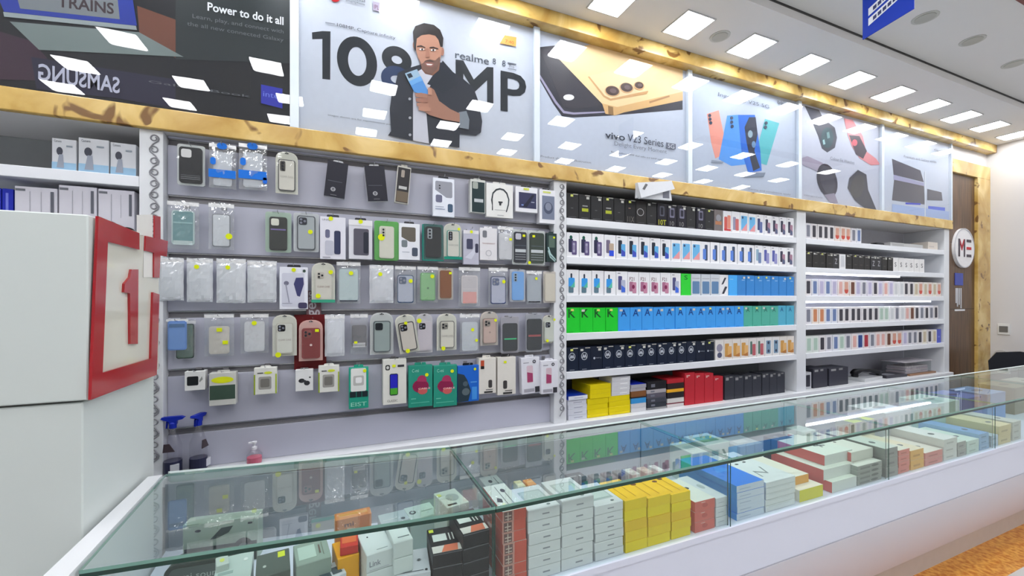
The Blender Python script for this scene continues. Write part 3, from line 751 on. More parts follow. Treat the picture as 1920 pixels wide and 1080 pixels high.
b = MB(); b.prismz([(-.027, -.30), (.0225, -.30), (.010, .30), (-.027, .30)], 0, 1.045, white); b.build('end_panel', t)
# ================================================================== PHONE BOXES ON THE SHELVES
W_, G_, K_ = (236, 236, 240), (150, 152, 158), (30, 30, 34)
YEL = (226, 236, 20)
# art items in box units: u 0..1 across, v 0..1 up.  ('r',u0,v0,u1,v1,col) rect, ('rr',...) rounded, ('p',[(u,v)],col), ('d',u,v,ru,rv,col), ('o',u,v,ru,rv,col) ring, ('t',text,u0,v0,u1,v1,col)
def duo(back, frontc, low=None, txt=True):
    a = [('rr', .16, .22, .50, .80, back), ('rr', .42, .10, .80, .64, frontc)]
    if low: a.append(('p', [(.44, .12), (.78, .12), (.78, .30), (.44, .42)], low))
    if txt: a.append(('r', .10, .90, .34, .93, (120, 122, 130)))
    return a
KIND = {
 'dark':      ((44, 44, 46), [('r', .35, .40, .55, .43, (90, 90, 92)), ('r', .15, .05, .8, .08, (84, 84, 88))], 'black phone box'),
 'darkyel':   ((40, 40, 42), [('r', .30, .52, .75, .57, (150, 150, 150)), ('r', .25, .32, .80, .45, (176, 184, 50)), ('r', .2, .05, .8, .08, (80, 80, 84))], 'black phone box with a yellow-green band'),
 'dark11':    ((32, 32, 34), [('t', '11X', .2, .06, .85, .30, (110, 104, 100)), ('r', .3, .62, .5, .66, (140, 110, 96))], 'black phone box marked 11X'),
 'darkswirl': ((46, 44, 44), [('o', .42, .52, .34, .16, (170, 170, 172)), ('r', .2, .05, .8, .08, (80, 80, 84))], 'black phone box with a silver swirl'),
 'dark10':    ((26, 24, 34), [('rr', .25, .44, .72, .88, (88, 88, 104)), ('rr', .34, .50, .62, .82, (24, 24, 38)), ('t', '10T', .12, .05, .90, .28, (190, 190, 60))], 'black phone box marked 10T in yellow'),
 'darkphone': ((30, 28, 40), [('rr', .25, .42, .75, .86, (120, 118, 140)), ('rr', .36, .50, .66, .78, (40, 40, 58)), ('t', '10', .25, .06, .7, .26, (130, 128, 130))], 'black phone box with a pale violet phone picture'),
 'browngrey': ((120, 112, 112), [('r', .12, .3, .85, .46, (184, 124, 90)), ('d', .5, .62, .3, .16, (150, 150, 158))], 'grey brown phone box with a bronze band'),
 'red':       (W_, [('rr', .12, .10, .48, .72, (206, 92, 84)), ('rr', .50, .16, .88, .8, (222, 140, 120)), ('r', .1, .05, .9, .14, (200, 60, 66))], 'white phone box with two coral red phones'),
 'redblue':   (W_, [('rr', .15, .12, .5, .74, (150, 150, 176)), ('rr', .45, .10, .86, .66, (204, 110, 110))], 'white phone box with grey and red phones'),
 'bluepink':  (W_, [('rr', .12, .12, .88, .84, (112, 184, 232)), ('p', [(.14, .12), (.86, .12), (.86, .5)], (236, 160, 164)), ('d', .3, .75, .1, .06, (60, 80, 120))], 'white phone box with a blue and pink gradient phone'),
 'navy':      (W_, duo((60, 72, 120), (104, 118, 170)), 'white phone box with two navy blue phones'),
 'darkpink':  (W_, duo((56, 58, 80), (170, 130, 150), (90, 100, 130)), 'white phone box with dark and pink phones'),
 'greenpurp': (W_, [('d', .34, .80, .12, .08, (30, 90, 76)), ('rr', .14, .18, .5, .74, (50, 50, 80)), ('rr', .40, .08, .80, .66, (96, 84, 128)), ('t', 'oooo', .48, .16, .66, .6, (200, 196, 220))], 'white phone box with dark green and purple phones'),
 'goldblue':  (W_, [('rr', .16, .22, .50, .78, (120, 110, 134)), ('rr', .42, .08, .82, .64, (190, 170, 150)), ('r', .42, .10, .82, .34, (50, 84, 220))], 'white phone box with a gold and royal blue phone'),
 'darkblue':  (W_, duo((42, 48, 62), (100, 176, 226), (70, 84, 190)), 'white phone box with black and light blue phones'),
 'bluetower': (W_, [('rr', .42, .1, .74, .86, (70, 84, 110)), ('rr', .22, .16, .56, .66, (96, 136, 220))], 'white phone box with a narrow blue phone tower'),
 'ltblue':    (W_, duo((150, 180, 200), (120, 140, 180)), 'white phone box with pale blue phones'),
 'purple':    (W_, duo((90, 96, 170), (150, 150, 200)), 'white phone box with purple blue phones'),
 'cyan':      (W_, [('rr', .32, .64, .46, .86, (50, 60, 76)), ('rr', .16, .30, .66, .68, (60, 156, 232)), ('rr', .16, .08, .56, .34, (96, 124, 140)), ('p', [(.3, .3), (.66, .3), (.66, .55)], (90, 190, 170))], 'white phone box with a cyan blue phone'),
 'pinkphone': (W_, [('t', 'F21', .15, .62, .6, .78, (120, 90, 96)), ('rr', .14, .16, .52, .58, (170, 110, 140)), ('rr', .42, .08, .78, .56, (200, 140, 166)), ('d', .5, .36, .13, .09, (130, 40, 84))], 'white phone box with mauve pink phones'),
 'purpblue':  (W_, duo((84, 84, 130), (180, 186, 210), (70, 110, 220)), 'white phone box with indigo and silver phones'),
 'greenS':    ((50, 214, 60), [('t', 'S', .3, .72, .65, .92, (20, 110, 40))], 'single bright green phone box'),
 'bluegrey':  ((206, 212, 220), [('rr', .12, .08, .88, .66, (100, 136, 176)), ('r', .1, .78, .9, .81, (180, 180, 190))], 'pale phone box with a blue grey phone'),
 'twoblack':  (W_, [('p', [(.2, .52), (.42, .55), (.78, .86), (.55, .86)], (60, 64, 76)), ('p', [(.25, .08), (.5, .08), (.88, .42), (.62, .44)], (60, 64, 76))], 'white phone box with two slanted black phones'),
 'blueL':     ((76, 176, 250), [('r', .1, .78, .5, .81, (150, 210, 250))], 'sky blue phone box'),
 'blue':      ((60, 138, 212), [('r', .5, .74, .85, .78, (150, 196, 236))], 'mid blue phone box'),
 'K':         ((30, 206, 50), [('t', 'K', .12, .60, .66, .94, (20, 84, 34)), ('r', .08, .03, .5, .05, (16, 150, 40))], 'bright green phone box marked K'),
 'A':         ((66, 160, 240), [('t', 'A', .22, .62, .72, .92, (24, 66, 140)), ('r', .1, .03, .5, .05, (44, 120, 200))], 'blue phone box marked A'),
 'teal':      ((84, 180, 160), [('t', 'A', .28, .70, .66, .92, (40, 110, 100)), ('r', .1, .03, .5, .05, (60, 140, 124))], 'sea green phone box marked A'),
 'tealblue':  ((84, 176, 206), [('t', 'A', .28, .70, .66, .92, (30, 90, 140))], 'turquoise phone box marked A'),
 'moto':      ((24, 34, 54), [('o', .45, .62, .27, .17, (190, 196, 206)), ('p', [(.26, .55), (.36, .72), (.45, .62), (.54, .72), (.64, .55), (.55, .55), (.53, .62), (.45, .52), (.37, .62), (.35, .55)], (200, 206, 216)), ('r', .25, .05, .65, .07, (150, 156, 168))], 'navy phone box with a round M emblem'),
 'mototext':  ((24, 32, 50), [('d', .3, .5, .08, .05, (190, 196, 206)), ('t', 'moto g', .42, .47, .9, .53, (150, 156, 168))], 'navy phone box with small white lettering'),
 'flower':    ((226, 222, 220), [('d', .5, .6, .36, .2, (150, 146, 166)), ('d', .5, .24, .28, .14, (90, 92, 120))], 'white phone box with a grey flower picture'),
 'gold':      ((226, 220, 214), [('rr', .1, .14, .6, .8, (206, 154, 80)), ('rr', .45, .1, .92, .66, (224, 176, 112)), ('p', [(.1, .14), (.9, .1), (.9, .3)], (186, 122, 64))], 'white phone box with golden phones'),
 'stripe':    ((226, 222, 220), [('rr', .16, .16, .42, .84, (90, 120, 110)), ('rr', .44, .1, .86, .7, (186, 96, 104))], 'white phone box with green and rose phones'),
 'greyblue':  ((228, 226, 226), [('rr', .2, .14, .8, .84, (120, 150, 176)), ('d', .5, .72, .14, .08, (50, 60, 84)), ('d', .5, .28, .14, .08, (60, 70, 96))], 'white phone box with a grey blue phone'),
 # small pale boxes of the right unit
 'sdark':     ((226, 222, 224), [('rr', .22, .14, .78, .88, (62, 60, 70))], 'small white phone box with a black phone'),
 'sgrey':     ((222, 220, 226), [('rr', .22, .14, .78, .88, (126, 128, 142))], 'small white phone box with a grey phone'),
 'sblue':     ((222, 224, 232), [('rr', .22, .14, .78, .88, (110, 130, 176))], 'small white phone box with a blue grey phone'),
 'sdeep':     ((220, 222, 232), [('rr', .15, .10, .85, .90, (44, 74, 140))], 'small phone box with a deep blue phone'),
 'sred':      ((226, 216, 216), [('rr', .18, .12, .82, .88, (166, 44, 60))], 'small phone box with a dark red phone'),
 'spink':     ((232, 222, 222), [('rr', .22, .14, .78, .88, (226, 176, 168))], 'small white phone box with a pale pink phone'),
 'sorange':   ((232, 222, 214), [('rr', .22, .14, .78, .88, (206, 136, 96))], 'small white phone box with an orange copper phone'),
 'sbrown':    ((228, 218, 212), [('rr', .2, .12, .8, .88, (110, 66, 50))], 'small white phone box with a brown phone'),
 'slilac':    ((224, 220, 232), [('rr', .22, .14, .78, .88, (190, 184, 214))], 'small white phone box with a lilac phone'),
 'swhite':    ((232, 232, 234), [('rr', .22, .14, .78, .88, (208, 210, 214))], 'small white phone box with a white phone'),
 'sgreen':    ((222, 228, 224), [('rr', .22, .14, .78, .88, (176, 200, 186))], 'small white phone box with a pale green phone'),
 'sgold':     ((230, 226, 216), [('rr', .22, .14, .78, .88, (200, 186, 160))], 'small white phone box with a champagne phone'),
 'sred2':     ((230, 218, 212), [('d', .5, .35, .34, .2, (206, 84, 70)), ('rr', .2, .4, .8, .88, (214, 160, 140))], 'small white phone box with a coral phone'),
 'sback':     ((50, 50, 54), [('t', 'Z', .3, .3, .7, .66, (170, 170, 176)), ('r', .1, .86, .6, .92, (180, 180, 180))], 'small black phone box with a white letter'),
 'sblack':    ((44, 42, 42), [('r', .2, .84, .7, .90, (150, 146, 140)), ('r', .3, .3, .7, .34, (80, 76, 72))], 'small plain black phone box'),
 'sS':        ((228, 226, 226), [('t', 'S', .3, .34, .66, .66, (90, 90, 96))], 'small white phone box marked S'),
 'sroyal':    ((84, 96, 200), [('r', .3, .4, .7, .5, (130, 140, 220))], 'small royal blue phone box'),
}
def draw(b, items, w, h, y=-.0002, t=.0004, m=None):
    for k, it in enumerate(items):
        y0 = y-t*(k+1); y1 = y0+t*.8
        X = lambda u: (u-.5)*w
        Z = lambda v: v*h
        c = C(it[-1])
        if it[0] == 'r': b.box(X(it[1]), X(it[3]), y0, y1, Z(it[2]), Z(it[4]), c)
        elif it[0] == 'rr': b.rrect(X(it[1]), X(it[3]), Z(it[2]), Z(it[4]), w*.07, y0, y1, c, n=3)
        elif it[0] == 'p': b.prism([(X(u), Z(v)) for u, v in it[1]], y0, y1, c)
        elif it[0] == 'd': b.disc(X(it[1]), Z(it[2]), it[3]*w, y0, y1, c, rz=it[4]*h, n=16)
        elif it[0] == 'o': b.ring(X(it[1]), Z(it[2]), it[3]*w, it[4]*h, w*.05, y0, y1, c, n=20)
        elif it[0] == 't': b.text(it[1], X(it[2]), X(it[4]), Z(it[3]), Z(it[5]), y0, y1, c, bold=.012)
CACHE = {}
def phone_box(kind, w, h, d, loc, label, group, sticker=0):
    key = (kind, round(w, 4), round(h, 4), sticker)
    if key in CACHE:
        return dup(CACHE[key], loc, label, group=group)
    base, art, _ = KIND[kind]
    t = thing('phone_box', label, 'phone box', loc, 0, group)
    MB().box(-w/2, w/2, 0, d, 0, h, C(base), c=.0012).build('carton', t)
    b = MB(); draw(b, art, w, h); b.build('printed_picture', t)
    if sticker:
        dark = sum(base) < 240
        b = MB(); s = [(.1, .84, .34, .93), (.3, .86, .52, .95), (.62, .82, .86, .92)][sticker-1]
        col = (206, 206, 200) if sticker != 2 else (220, 224, 120)
        b.box((s[0]-.5)*w, (s[2]-.5)*w, -.0042, -.0036, s[1]*h, s[3]*h, C(col)); 
        if dark: b.box((.5-.5)*w, (.92-.5)*w, -.0042, -.0036, .95*h, .985*h, C(190, 188, 180))
        b.build('price_sticker', t)
    CACHE[key] = t
    return t
rnd = random.Random(3)
SHN = ['top', 'second', 'third', 'fourth', 'fifth', 'bottom']
def row(kinds, x0, x1, z, h, si, unit, gname, y=.012, fill=.955, d=.09, gap=None):
    n = len(kinds); p = (x1-x0)/n
    for i, k in enumerate(kinds):
        if k is None: continue
        desc = KIND[k][2]
        lab = '%s, %s from the left on the %s shelf, %s unit' % (desc, ORD[i], SHN[si], unit)
        if len(lab.split()) > 16: lab = '%s, %s from left, %s shelf, %s unit' % (desc, ORD[i], SHN[si], unit)
        if len(lab.split()) > 16: lab = '%s, %s from left, %s %s shelf' % (desc, ORD[i], SHN[si], unit)
        st = rnd.choice([1, 2, 3, 3]) if k in ('dark', 'darkyel', 'moto', 'mototext', 'K', 'A', 'blue', 'teal', 'dark11', 'darkphone', 'sback', 'sblack') else 0
        hh = h*(1+rnd.choice([0, 0, -.012, .008]))
        phone_box(k, round(p*fill, 4), round(hh, 3), d, (x0+p*(i+.5), y+rnd.uniform(-.002, .003), z+.0003), lab, gname, st)
mx0, mx1 = 1.408, 3.700
gm = 'phone boxes standing on the %s shelf of the middle unit'
row(['dark', 'darkyel', 'dark', 'darkyel', 'dark', 'dark11', 'darkswirl', 'dark', 'dark10', 'darkphone', 'darkphone', 'dark', 'darkphone', 'dark', 'browngrey', 'red', 'redblue', 'bluepink', 'bluepink', 'navy', 'darkpink', 'darkpink', 'darkpink', 'darkpink'], mx0, mx1, 2.155, .168, 0, 'middle', gm % 'top')
row(['greenpurp']*3+['goldblue']+['darkblue']*5+['bluepink']*3+['bluetower']*6+['ltblue', 'purple', 'purple', 'darkpink', 'darkpink'], mx0, mx1, 1.900, .163, 1, 'middle', gm % 'second')
row(['cyan']*4+['purpblue']+['pinkphone']*4+['purpblue', 'greenS']+['bluegrey']*3+['twoblack', 'blueL']+['blue']*7, mx0, mx1, 1.645, .167, 2, 'middle', gm % 'third')
row(['K']*4+['A']*12+['teal']*4+['tealblue']*2, mx0, mx1, 1.391, .168, 3, 'middle', gm % 'fourth', fill=.975)
row(['moto', 'moto', 'mototext']+['moto']*9+['mototext', 'mototext'], mx0, 2.745, 1.134, .158, 4, 'middle', gm % 'fifth', fill=.97)
n0 = len(KIND)
for i, k in enumerate(['flower', 'gold', 'gold', 'gold', 'stripe', 'stripe', 'greyblue', 'greyblue', 'gold', 'gold']):
    p = (mx1-2.755)/10
    phone_box(k, round(p*.96, 4), .158, .09, (2.755+p*(i+.5), .012, 1.1343), '%s, %s to the right of the navy boxes' % (KIND[k][2], ORD[i]), gm % 'fifth')
rx0 = 3.85
gr = 'small phone boxes standing on the %s shelf of the right unit'
row(['sgrey', 'sdark', 'sdark', 'sdark', 'sdark', 'sred2', 'sred2', 'sred2', 'sgrey', 'sblue'], rx0, 4.69, 2.155, .140, 0, 'right', gr % 'top')
row(['sblack']*4+['sback', 'swhite', 'sblack', 'sblack', 'sblack', 'sblack', 'sback', 'sback', 'sblack', 'sblack']+['sS']*6, rx0, 5.82, 1.900, .140, 1, 'right', gr % 'second')
row(['sdark', 'sblue', 'slilac', 'sblue', 'slilac', 'spink', 'sred2', 'sbrown', 'slilac', 'sgrey', 'slilac', 'sdark', 'slilac', 'spink', 'slilac', 'swhite', 'swhite', 'sdark', 'sdark', 'sgold', 'sred2', 'sgold', 'sred2', 'sgold', 'sred2'], rx0, 6.17, 1.645, .150, 2, 'right', gr % 'third')
row(['sgrey', 'sorange', 'sorange', 'sblue', 'sblue', 'sdark', 'sdark', 'sdark', 'sdark', 'sdark', 'sdark', 'sdark', 'sgreen', 'sgreen', 'swhite', 'sgrey', 'swhite', 'spink', 'sbrown', 'sdark', 'sgrey', 'sdark', 'sgrey', 'sdark'], rx0, 6.10, 1.391, .150, 3, 'right', gr % 'fourth')
row(['sgreen', 'sgreen', 'sdark', 'sgrey', 'sblue', 'sgreen', 'sgrey', 'spink', 'sdeep', 'sred', 'sgrey', 'spink', 'spink', 'sbrown', 'sred2', 'sred2', 'slilac', 'sgrey', 'sgrey', 'sdark', 'sgold', 'sdark', 'sgold', 'sroyal'], rx0, 6.17, 1.134, .150, 4, 'right', gr % 'fifth')

# loose goods, generic carton -----------------------------------------------------------------
def carton(name, label, cat, w, d, h, col, loc, rotz=0, art=None, topart=None, sideart=None, group=None, colf=None, colt=None, coll=None, c=.0015, rot=None):
    """box with its front bottom centre at loc; front faces -y"""
    t = thing(name, label, cat, loc, rotz, group, rot)
    m = C(col); f = C(colf) if colf else m; tp = C(colt) if colt else m; lf = C(coll) if coll else m
    b = MB(); b.box(-w/2, w/2, 0, d, 0, h, m, faces=[m, tp, f, m, m, lf]) if (colf or colt or coll) else b.box(-w/2, w/2, 0, d, 0, h, m, c=c)
    b.build('carton', t)
    if art:
        b = MB(); draw(b, art, w, h); b.build('printed_picture', t)
    if topart:
        b = MB()
        for k, it in enumerate(topart):
            z0 = h+.0002+.0004*k; z1 = z0+.0004; X = lambda u: (u-.5)*w; Y = lambda v: v*d
            if it[0] == 'r': b.box(X(it[1]), X(it[3]), Y(it[2]), Y(it[4]), z0, z1, C(it[-1]))
            elif it[0] == 'd': b.prismz([(X(it[1])+it[3]*w*math.cos(2*PI*q/16), Y(it[2])+it[4]*d*math.sin(2*PI*q/16)) for q in range(16)], z0, z1, C(it[-1]))
            elif it[0] == 'p': b.prismz([(X(u), Y(v)) for u, v in it[1]], z0, z1, C(it[-1]))
            elif it[0] == 't': b.text(it[1], X(it[2]), X(it[4]), Y(it[3]), Y(it[5]), z0, z1, C(it[-1]), plane='z', bold=.01)
        b.build('top_print', t)
    if sideart:
        b = MB(); b.box(-w/2-.0006, -w/2, d*sideart[0], d*sideart[1], h*.1, h*.9, C(sideart[2])); b.build('side_print', t)
    return t

# --- bottom shelf of the middle unit: lying stacks
def lying(px0, px1, ys, cols, desc, y=.02, d=.17, group='boxes lying in stacks on the bottom shelf', art=None, tops=None):
    """ys: pixel heights of the layer boundaries at px0, bottom to top"""
    x0, x1 = XA(px0, y), XA(px1, y)
    zz = [onY(px0, v, y).z for v in ys]; zz[0] = max(zz[0], ZL) if zz[0] > ZL+.03 else ZL+.0003
    for i in range(len(cols)):
        pos = 'lowest' if i == 0 else ('topmost' if i == len(cols)-1 else '%s up' % ORD[i])
        if len(cols) == 1: pos = 'single one'
        col = cols[i]; jit = rnd.uniform(-.003, .003)
        carton('flat_box', '%s, %s of a bottom-shelf stack' % (desc if isinstance(desc, str) else desc[i], pos), 'box', x1-x0-.004, d, zz[i+1]-zz[i]-.0005, col,
               ((x0+x1)/2+jit, y+abs(jit), zz[i]+.0003), 0, art=art, group=group, colt=(tops or {}).get(i))
lab1 = [('r', .3, .4, .75, .5, (140, 142, 160))]
lying(1065, 1101, [790, 780, 770, 761, 751], [(216, 218, 228)]*4, 'white flat box at the left post', art=lab1)
x0_, x1_ = XA(1065, .02), XA(1101, .02); zb = onY(1065, 751, .02).z
carton('flat_box', 'white flat box with a blue lid on the leftmost bottom-shelf stack', 'box', x1_-x0_-.002, .2, .026, (226, 230, 240), ((x0_+x1_)/2, .015, zb+.0006), 0, art=lab1, group='boxes lying in stacks on the bottom shelf', colt=(20, 60, 180), coll=(20, 60, 180), colf=(226, 230, 240))
lying(1101, 1141, [790, 779, 769, 760, 749], [(236, 214, 10)]*4, 'yellow flat box in the lower left column')
lying(1141.5, 1182, [786, 774, 764, 754, 744], [(236, 214, 10)]*4, 'yellow flat box in the lower right column')
za = ZL+(onY(1101, 749, .02).z-onY(1101, 790, .02).z)
zq = onY(1101, 749, .02).z
for i in range(3):
    xa, xb = XA(1106, .02), XA(1145, .02)
    carton('flat_box', 'longer yellow flat box %s of the three on the yellow pile' % ['lowest', 'middle', 'top'][i], 'box', xb-xa, .24, .031, (236, 214, 10), ((xa+xb)/2, .016, zq+.001+i*.0315), 0, group='yellow boxes on the bottom shelf')
zq2 = onY(1141.5, 744, .02).z
for i in range(4):
    xa, xb = XA(1147+i*.4, .02), XA(1181+i*.4, .02)
    carton('flat_box', 'white flat box with a glossy strip, %s up the stack on the yellow boxes' % ORD[i], 'box', xb-xa, .16, .0325, (220, 220, 224), ((xa+xb)/2, .022, zq2+.001+i*.033), 0, art=[('r', .45, .4, .85, .62, (246, 246, 248))], group='white boxes on the yellow pile')
lying(1183, 1212, [778, 766, 758, 748, 746, 735, 729, 722], [(214, 214, 218), (206, 206, 210), (60, 150, 214), (40, 26, 30), (136, 88, 50), (180, 174, 180), (170, 168, 178)],
      ['white flat box beside the yellow pile', 'pale grey flat box beside the yellow pile', 'light blue flat box beside the yellow pile', 'thin black flat box beside the yellow pile', 'brown wooden-look flat box beside the yellow pile', 'grey flat box beside the yellow pile', 'grey flat box with blue top beside the yellow pile'], tops={6: (30, 50, 190)})
lying(1213, 1250, [773, 766, 757, 748, 739, 732, 717], [(150, 150, 152), (50, 54, 62), (64, 66, 76), (96, 92, 104), (178, 172, 176), (34, 32, 36)],
      ['grey flat box under black boxes', 'black flat box in the middle stack', 'dark grey flat box in the middle stack', 'dark flat box with pale marks in middle stack', 'grey flat box with a blue dot', 'black carton with red mark on the middle stack'], art=[('r', .2, .3, .4, .7, (120, 122, 134))])
lying(1251, 1283, [770, 759, 757, 748, 737, 731, 720, 712], [(214, 206, 206), (120, 40, 60), (218, 214, 210), (40, 34, 36), (240, 176, 40), (50, 34, 34), (190, 40, 50)],
      ['white flat box next to the red boxes', 'thin maroon flat box next to the red boxes', 'white upper flat box next to the red boxes', 'black flat box next to the red boxes', 'orange and white flat box next to the red boxes', 'dark flat box next to the red boxes', 'red flat box next to the red boxes'])
# standing red + dark grey boxes
for i, (a, b_, yt) in enumerate(((1284, 1303, 699), (1303, 1321, 700), (1321, 1338, 700), (1338, 1356, 706))):
    xa, xb = XA(a, .02), XA(b_, .02); h = onY(a, yt, .02).z-ZL
    carton('phone_box', 'tall plain red phone box, %s of four from the left' % ORD[i], 'phone box', xb-xa-.003, .13, h-.004, (196, 44, 56), ((xa+xb)/2, .02, ZL+.0004), art=[('r', .15, .90, .5, .93, (226, 190, 180)), ('r', .15, .86, .3, .89, (220, 180, 170))], group='red boxes on the bottom shelf', c=.002)
for i, (a, b_, yt) in enumerate(((1359, 1377, 705), (1377, 1395, 705), (1395.5, 1411, 703), (1411, 1428, 703), (1429, 1443, 700), (1443, 1457, 699), (1457, 1472, 698))):
    xa, xb = XA(a, .02), XA(b_, .02); h = onY(a, yt, .02).z-ZL
    carton('phone_box', 'dark charcoal phone box, %s from the red boxes on the bottom shelf' % ORD[i], 'phone box', xb-xa-.003, .12, h-.004, (56, 58, 66), ((xa+xb)/2, .02, ZL+.0004), art=[('r', .1, .82, .4, .94, (150, 150, 150)), ('r', .5, .92, .8, .97, (140, 140, 138))], group='charcoal boxes on the bottom shelf', c=.002)
# thing on top: black cable
t = thing('charging_cable', 'thin black cable lying across the tops of the charcoal boxes', 'cable', (2.95, .05, 1.045))
b = MB(); zt = onY(1377, 705, .02).z
b.tube([(-.20+.04*i, .01+.01*math.sin(i*1.3), .0155-.0012*i) for i in range(11)], .0035, C(24, 24, 28), n=6); o = b.build('cable', t)
t.location.z = zt-.001

# right unit top, far right: flat items
carton('tablet_box', 'flat grey transparent-looking box at the right of the top shelf, right unit', 'box', .62, .2, .045, (196, 196, 196), (5.55, .04, 2.1555), art=[('r', .05, .2, .4, .8, (180, 180, 180))])
carton('small_box', 'small white carton at the right end of the top shelf, right unit', 'box', .20, .15, .085, (226, 216, 206), (6.04, .03, 2.1555), art=[('r', .1, .3, .6, .5, (206, 196, 190))])
t = thing('earphone_pouch', 'small black pouch lying on the flat grey box on the top right shelf', 'pouch', (5.08, .05, 2.1555))
b = MB(); b.rrect(-.07, .07, 0, .03, .014, 0, .05, C(36, 36, 40)); b.build('pouch_body', t)
b = MB(); b.box(-.05, .05, -.002, 0, .012, .016, C(120, 120, 124)); b.build('zip', t)
# right unit bottom shelf
for i, (a, b_) in enumerate(((1508, 1522), (1524, 1552), (1554, 1591))):
    xa, xb = XA(a, .03), XA(b_, .03)
    carton('camera_box', ['narrow pale box with black print beside the post, right unit bottom shelf', 'charcoal cube box, left of the two in the right unit', 'wide charcoal box, right of the two in the right unit'][i], 'box', xb-xa-.01, .15, [.15, .175, .165][i], [(190, 192, 196), (56, 56, 66), (60, 60, 70)][i], ((xa+xb)/2, .03, ZL+.0004), art=[('r', .1, .84, .35, .95, (160, 160, 160)), ('r', .5, .86, .7, .96, (150, 150, 150))] if i else [('rr', .2, .15, .8, .85, (50, 50, 60))], group=None, c=.002)
def handset(loc, rot, L, label):
    t = thing('telephone_handset', label, 'handset', loc, rot)
    pts = [(-L/2, 0, .03), (-L*.42, 0, .05), (-L*.2, 0, .062), (L*.1, 0, .055), (L*.4, 0, .035), (L/2, 0, .02)]
    b = MB(); b.tube(pts, [.030, .032, .016, .015, .024, .018], C(26, 26, 30), n=10); b.build('handle', t, smooth=True)
    b = MB(); b.lathe([(.026, .0), (.03, .006), (.028, .03)], -L*.44, 0, C(34, 34, 38)); b.build('earpiece', t)
    b = MB(); b.lathe([(.022, .0), (.024, .006), (.02, .03)], L*.44, 0, C(34, 34, 38)); b.build('mouthpiece', t)
handset((4.95, .10, ZL+.032), -.15, .36, 'black handset lying on the bottom shelf of the right unit')
handset((4.72, .27, ZL+.001), .1, .24, 'smaller black handset behind the first on the right unit bottom shelf')
carton('tablet', 'white tablet-like slab under the black handset', 'tablet', .36, .16, .03, (206, 208, 210), (4.93, .03, ZL+.0005), .08, topart=[('r', .05, .08, .9, .92, (190, 192, 196))])
carton('paper_pad', 'dark folded cloth or pad beside the handset on the bottom shelf', 'pad', .34, .16, .028, (70, 70, 78), (5.34, .03, ZL+.0005), -.05, topart=[('r', .1, .1, .5, .6, (150, 152, 160))])
carton('document_folder', 'flat brown folder under the clear tray on the bottom shelf', 'folder', .52, .22, .018, (150, 112, 84), (5.82, .02, ZL+.0005), 0)
t = thing('plastic_tray', 'clear plastic tray of papers at the right end of the bottom shelf', 'tray', (5.74, .03, ZL+.0195))
b = MB(); b.box(-.26, .26, 0, .2, 0, .004, blister); 
for a in ((-.26, -.256, 0, .2), (.256, .26, 0, .2), (-.256, .256, 0, .004), (-.256, .256, .196, .2)): b.box(a[0], a[1], a[2], a[3], .004, .12, blister)
b.build('tray_shell', t)
b = MB(); b.box(-.27, .27, -.005, .205, .121, .128, C(206, 200, 206), c=.002); b.build('tray_lid', t)
t = thing('paper_stack', 'stack of pinkish papers inside the clear tray on the bottom shelf', 'papers', (5.74, .03, ZL+.0245))
b = MB()
for i in range(6): b.box(-.22+.008*(i % 3), .22-.006*(i % 2), .012, .18, .012*i, .012*i+.010, C([(206, 190, 196), (190, 180, 190), (214, 206, 208)][i % 3]))
b.build('sheets', t)

# left unit goods (behind the sign box)
for i, (a, b_, ya, yb) in enumerate(((96, 144, 258, 313), (146, 205, 257, 320), (206, 256, 266, 326))):
    v0, v1 = onY(a, yb, .02), onY(b_, yb, .02); vt = onY(a, ya, .02)
    h = vt.z-2.1752
    carton('camera_box', ['small white camera box, leftmost on the top left shelf', 'white camera box with blue base, middle of the top left shelf', 'white camera box with blue base against the left post'][i], 'box', v1.x-v0.x-.004, .12, h, (206, 208, 214), ((v0.x+v1.x)/2, .02, 2.1753),
           art=[('r', 0, 0, 1, .25, (150, 186, 214)), ('d', .32, .60, .13, .13, (70, 72, 84)), ('p', [(.2, .08), (.5, .08), (.46, .5), (.3, .5)], (150, 156, 170)), ('t', 'Camera', .1, .88, .4, .95, (110, 114, 124)), ('r', .6, .75, .85, .8, (140, 150, 160))], group='camera boxes on the top left shelf')
for i, (a, b_, ya) in enumerate(((26, 108, 351), (109, 182, 349), (183, 253, 356))):
    v0, v1 = onY(a, 400, .02), onY(b_, 400, .02); vt = onY((a+b_)/2, ya, .02)
    carton('device_box', 'white device box with vertical lettering, %s of three on the second left shelf' % ['left', 'middle', 'right'][i], 'box', v1.x-v0.x-.004, .14, vt.z-1.9005, (210, 208, 218), ((v0.x+v1.x)/2, .02, 1.9003),
           art=[('r', .02, .9, .25, .95, (110, 112, 120)), ('r', .35, .3, .37, .9, (170, 170, 180)), ('r', .62, .4, .63, .9, (160, 160, 170)), ('r', .85, .45, .93, .92, (96, 98, 108)), ('d', .3, .2, .25, .12, (70, 72, 80))], group='white boxes on the second left shelf')
v0, v1 = onY(-20, 400, .02), onY(25, 400, .02)
for i in range(2):
    carton('device_box', 'royal blue device box, %s of two at the left edge' % ['left', 'right'][i], 'box', (v1.x-v0.x)/2-.003, .14, .178, (30, 44, 170), (v0.x+(v1.x-v0.x)*(.25+.5*i), .02, 1.9003), art=[('r', .35, .1, .6, .9, (110, 120, 214))], group='royal blue boxes on the second left shelf')
t = thing('sunglasses', 'dark glasses-shaped gadget lying in front of the white boxes by the left post', 'gadget', (-.93, -.0, 1.9003))
t.location = (onY(215, 413, .0).x, 0.002, 1.9003)
b = MB()
b.disc(-.05, .03, .032, -.012, 0, C(30, 32, 30), rz=.022); b.disc(.045, .022, .026, -.012, 0, C(30, 34, 32), rz=.018); b.build('dark_lenses', t)
b = MB(); b.box(-.03, .03, -.010, -.002, .022, .032, C(60, 60, 50), c=.002); b.build('bridge', t)

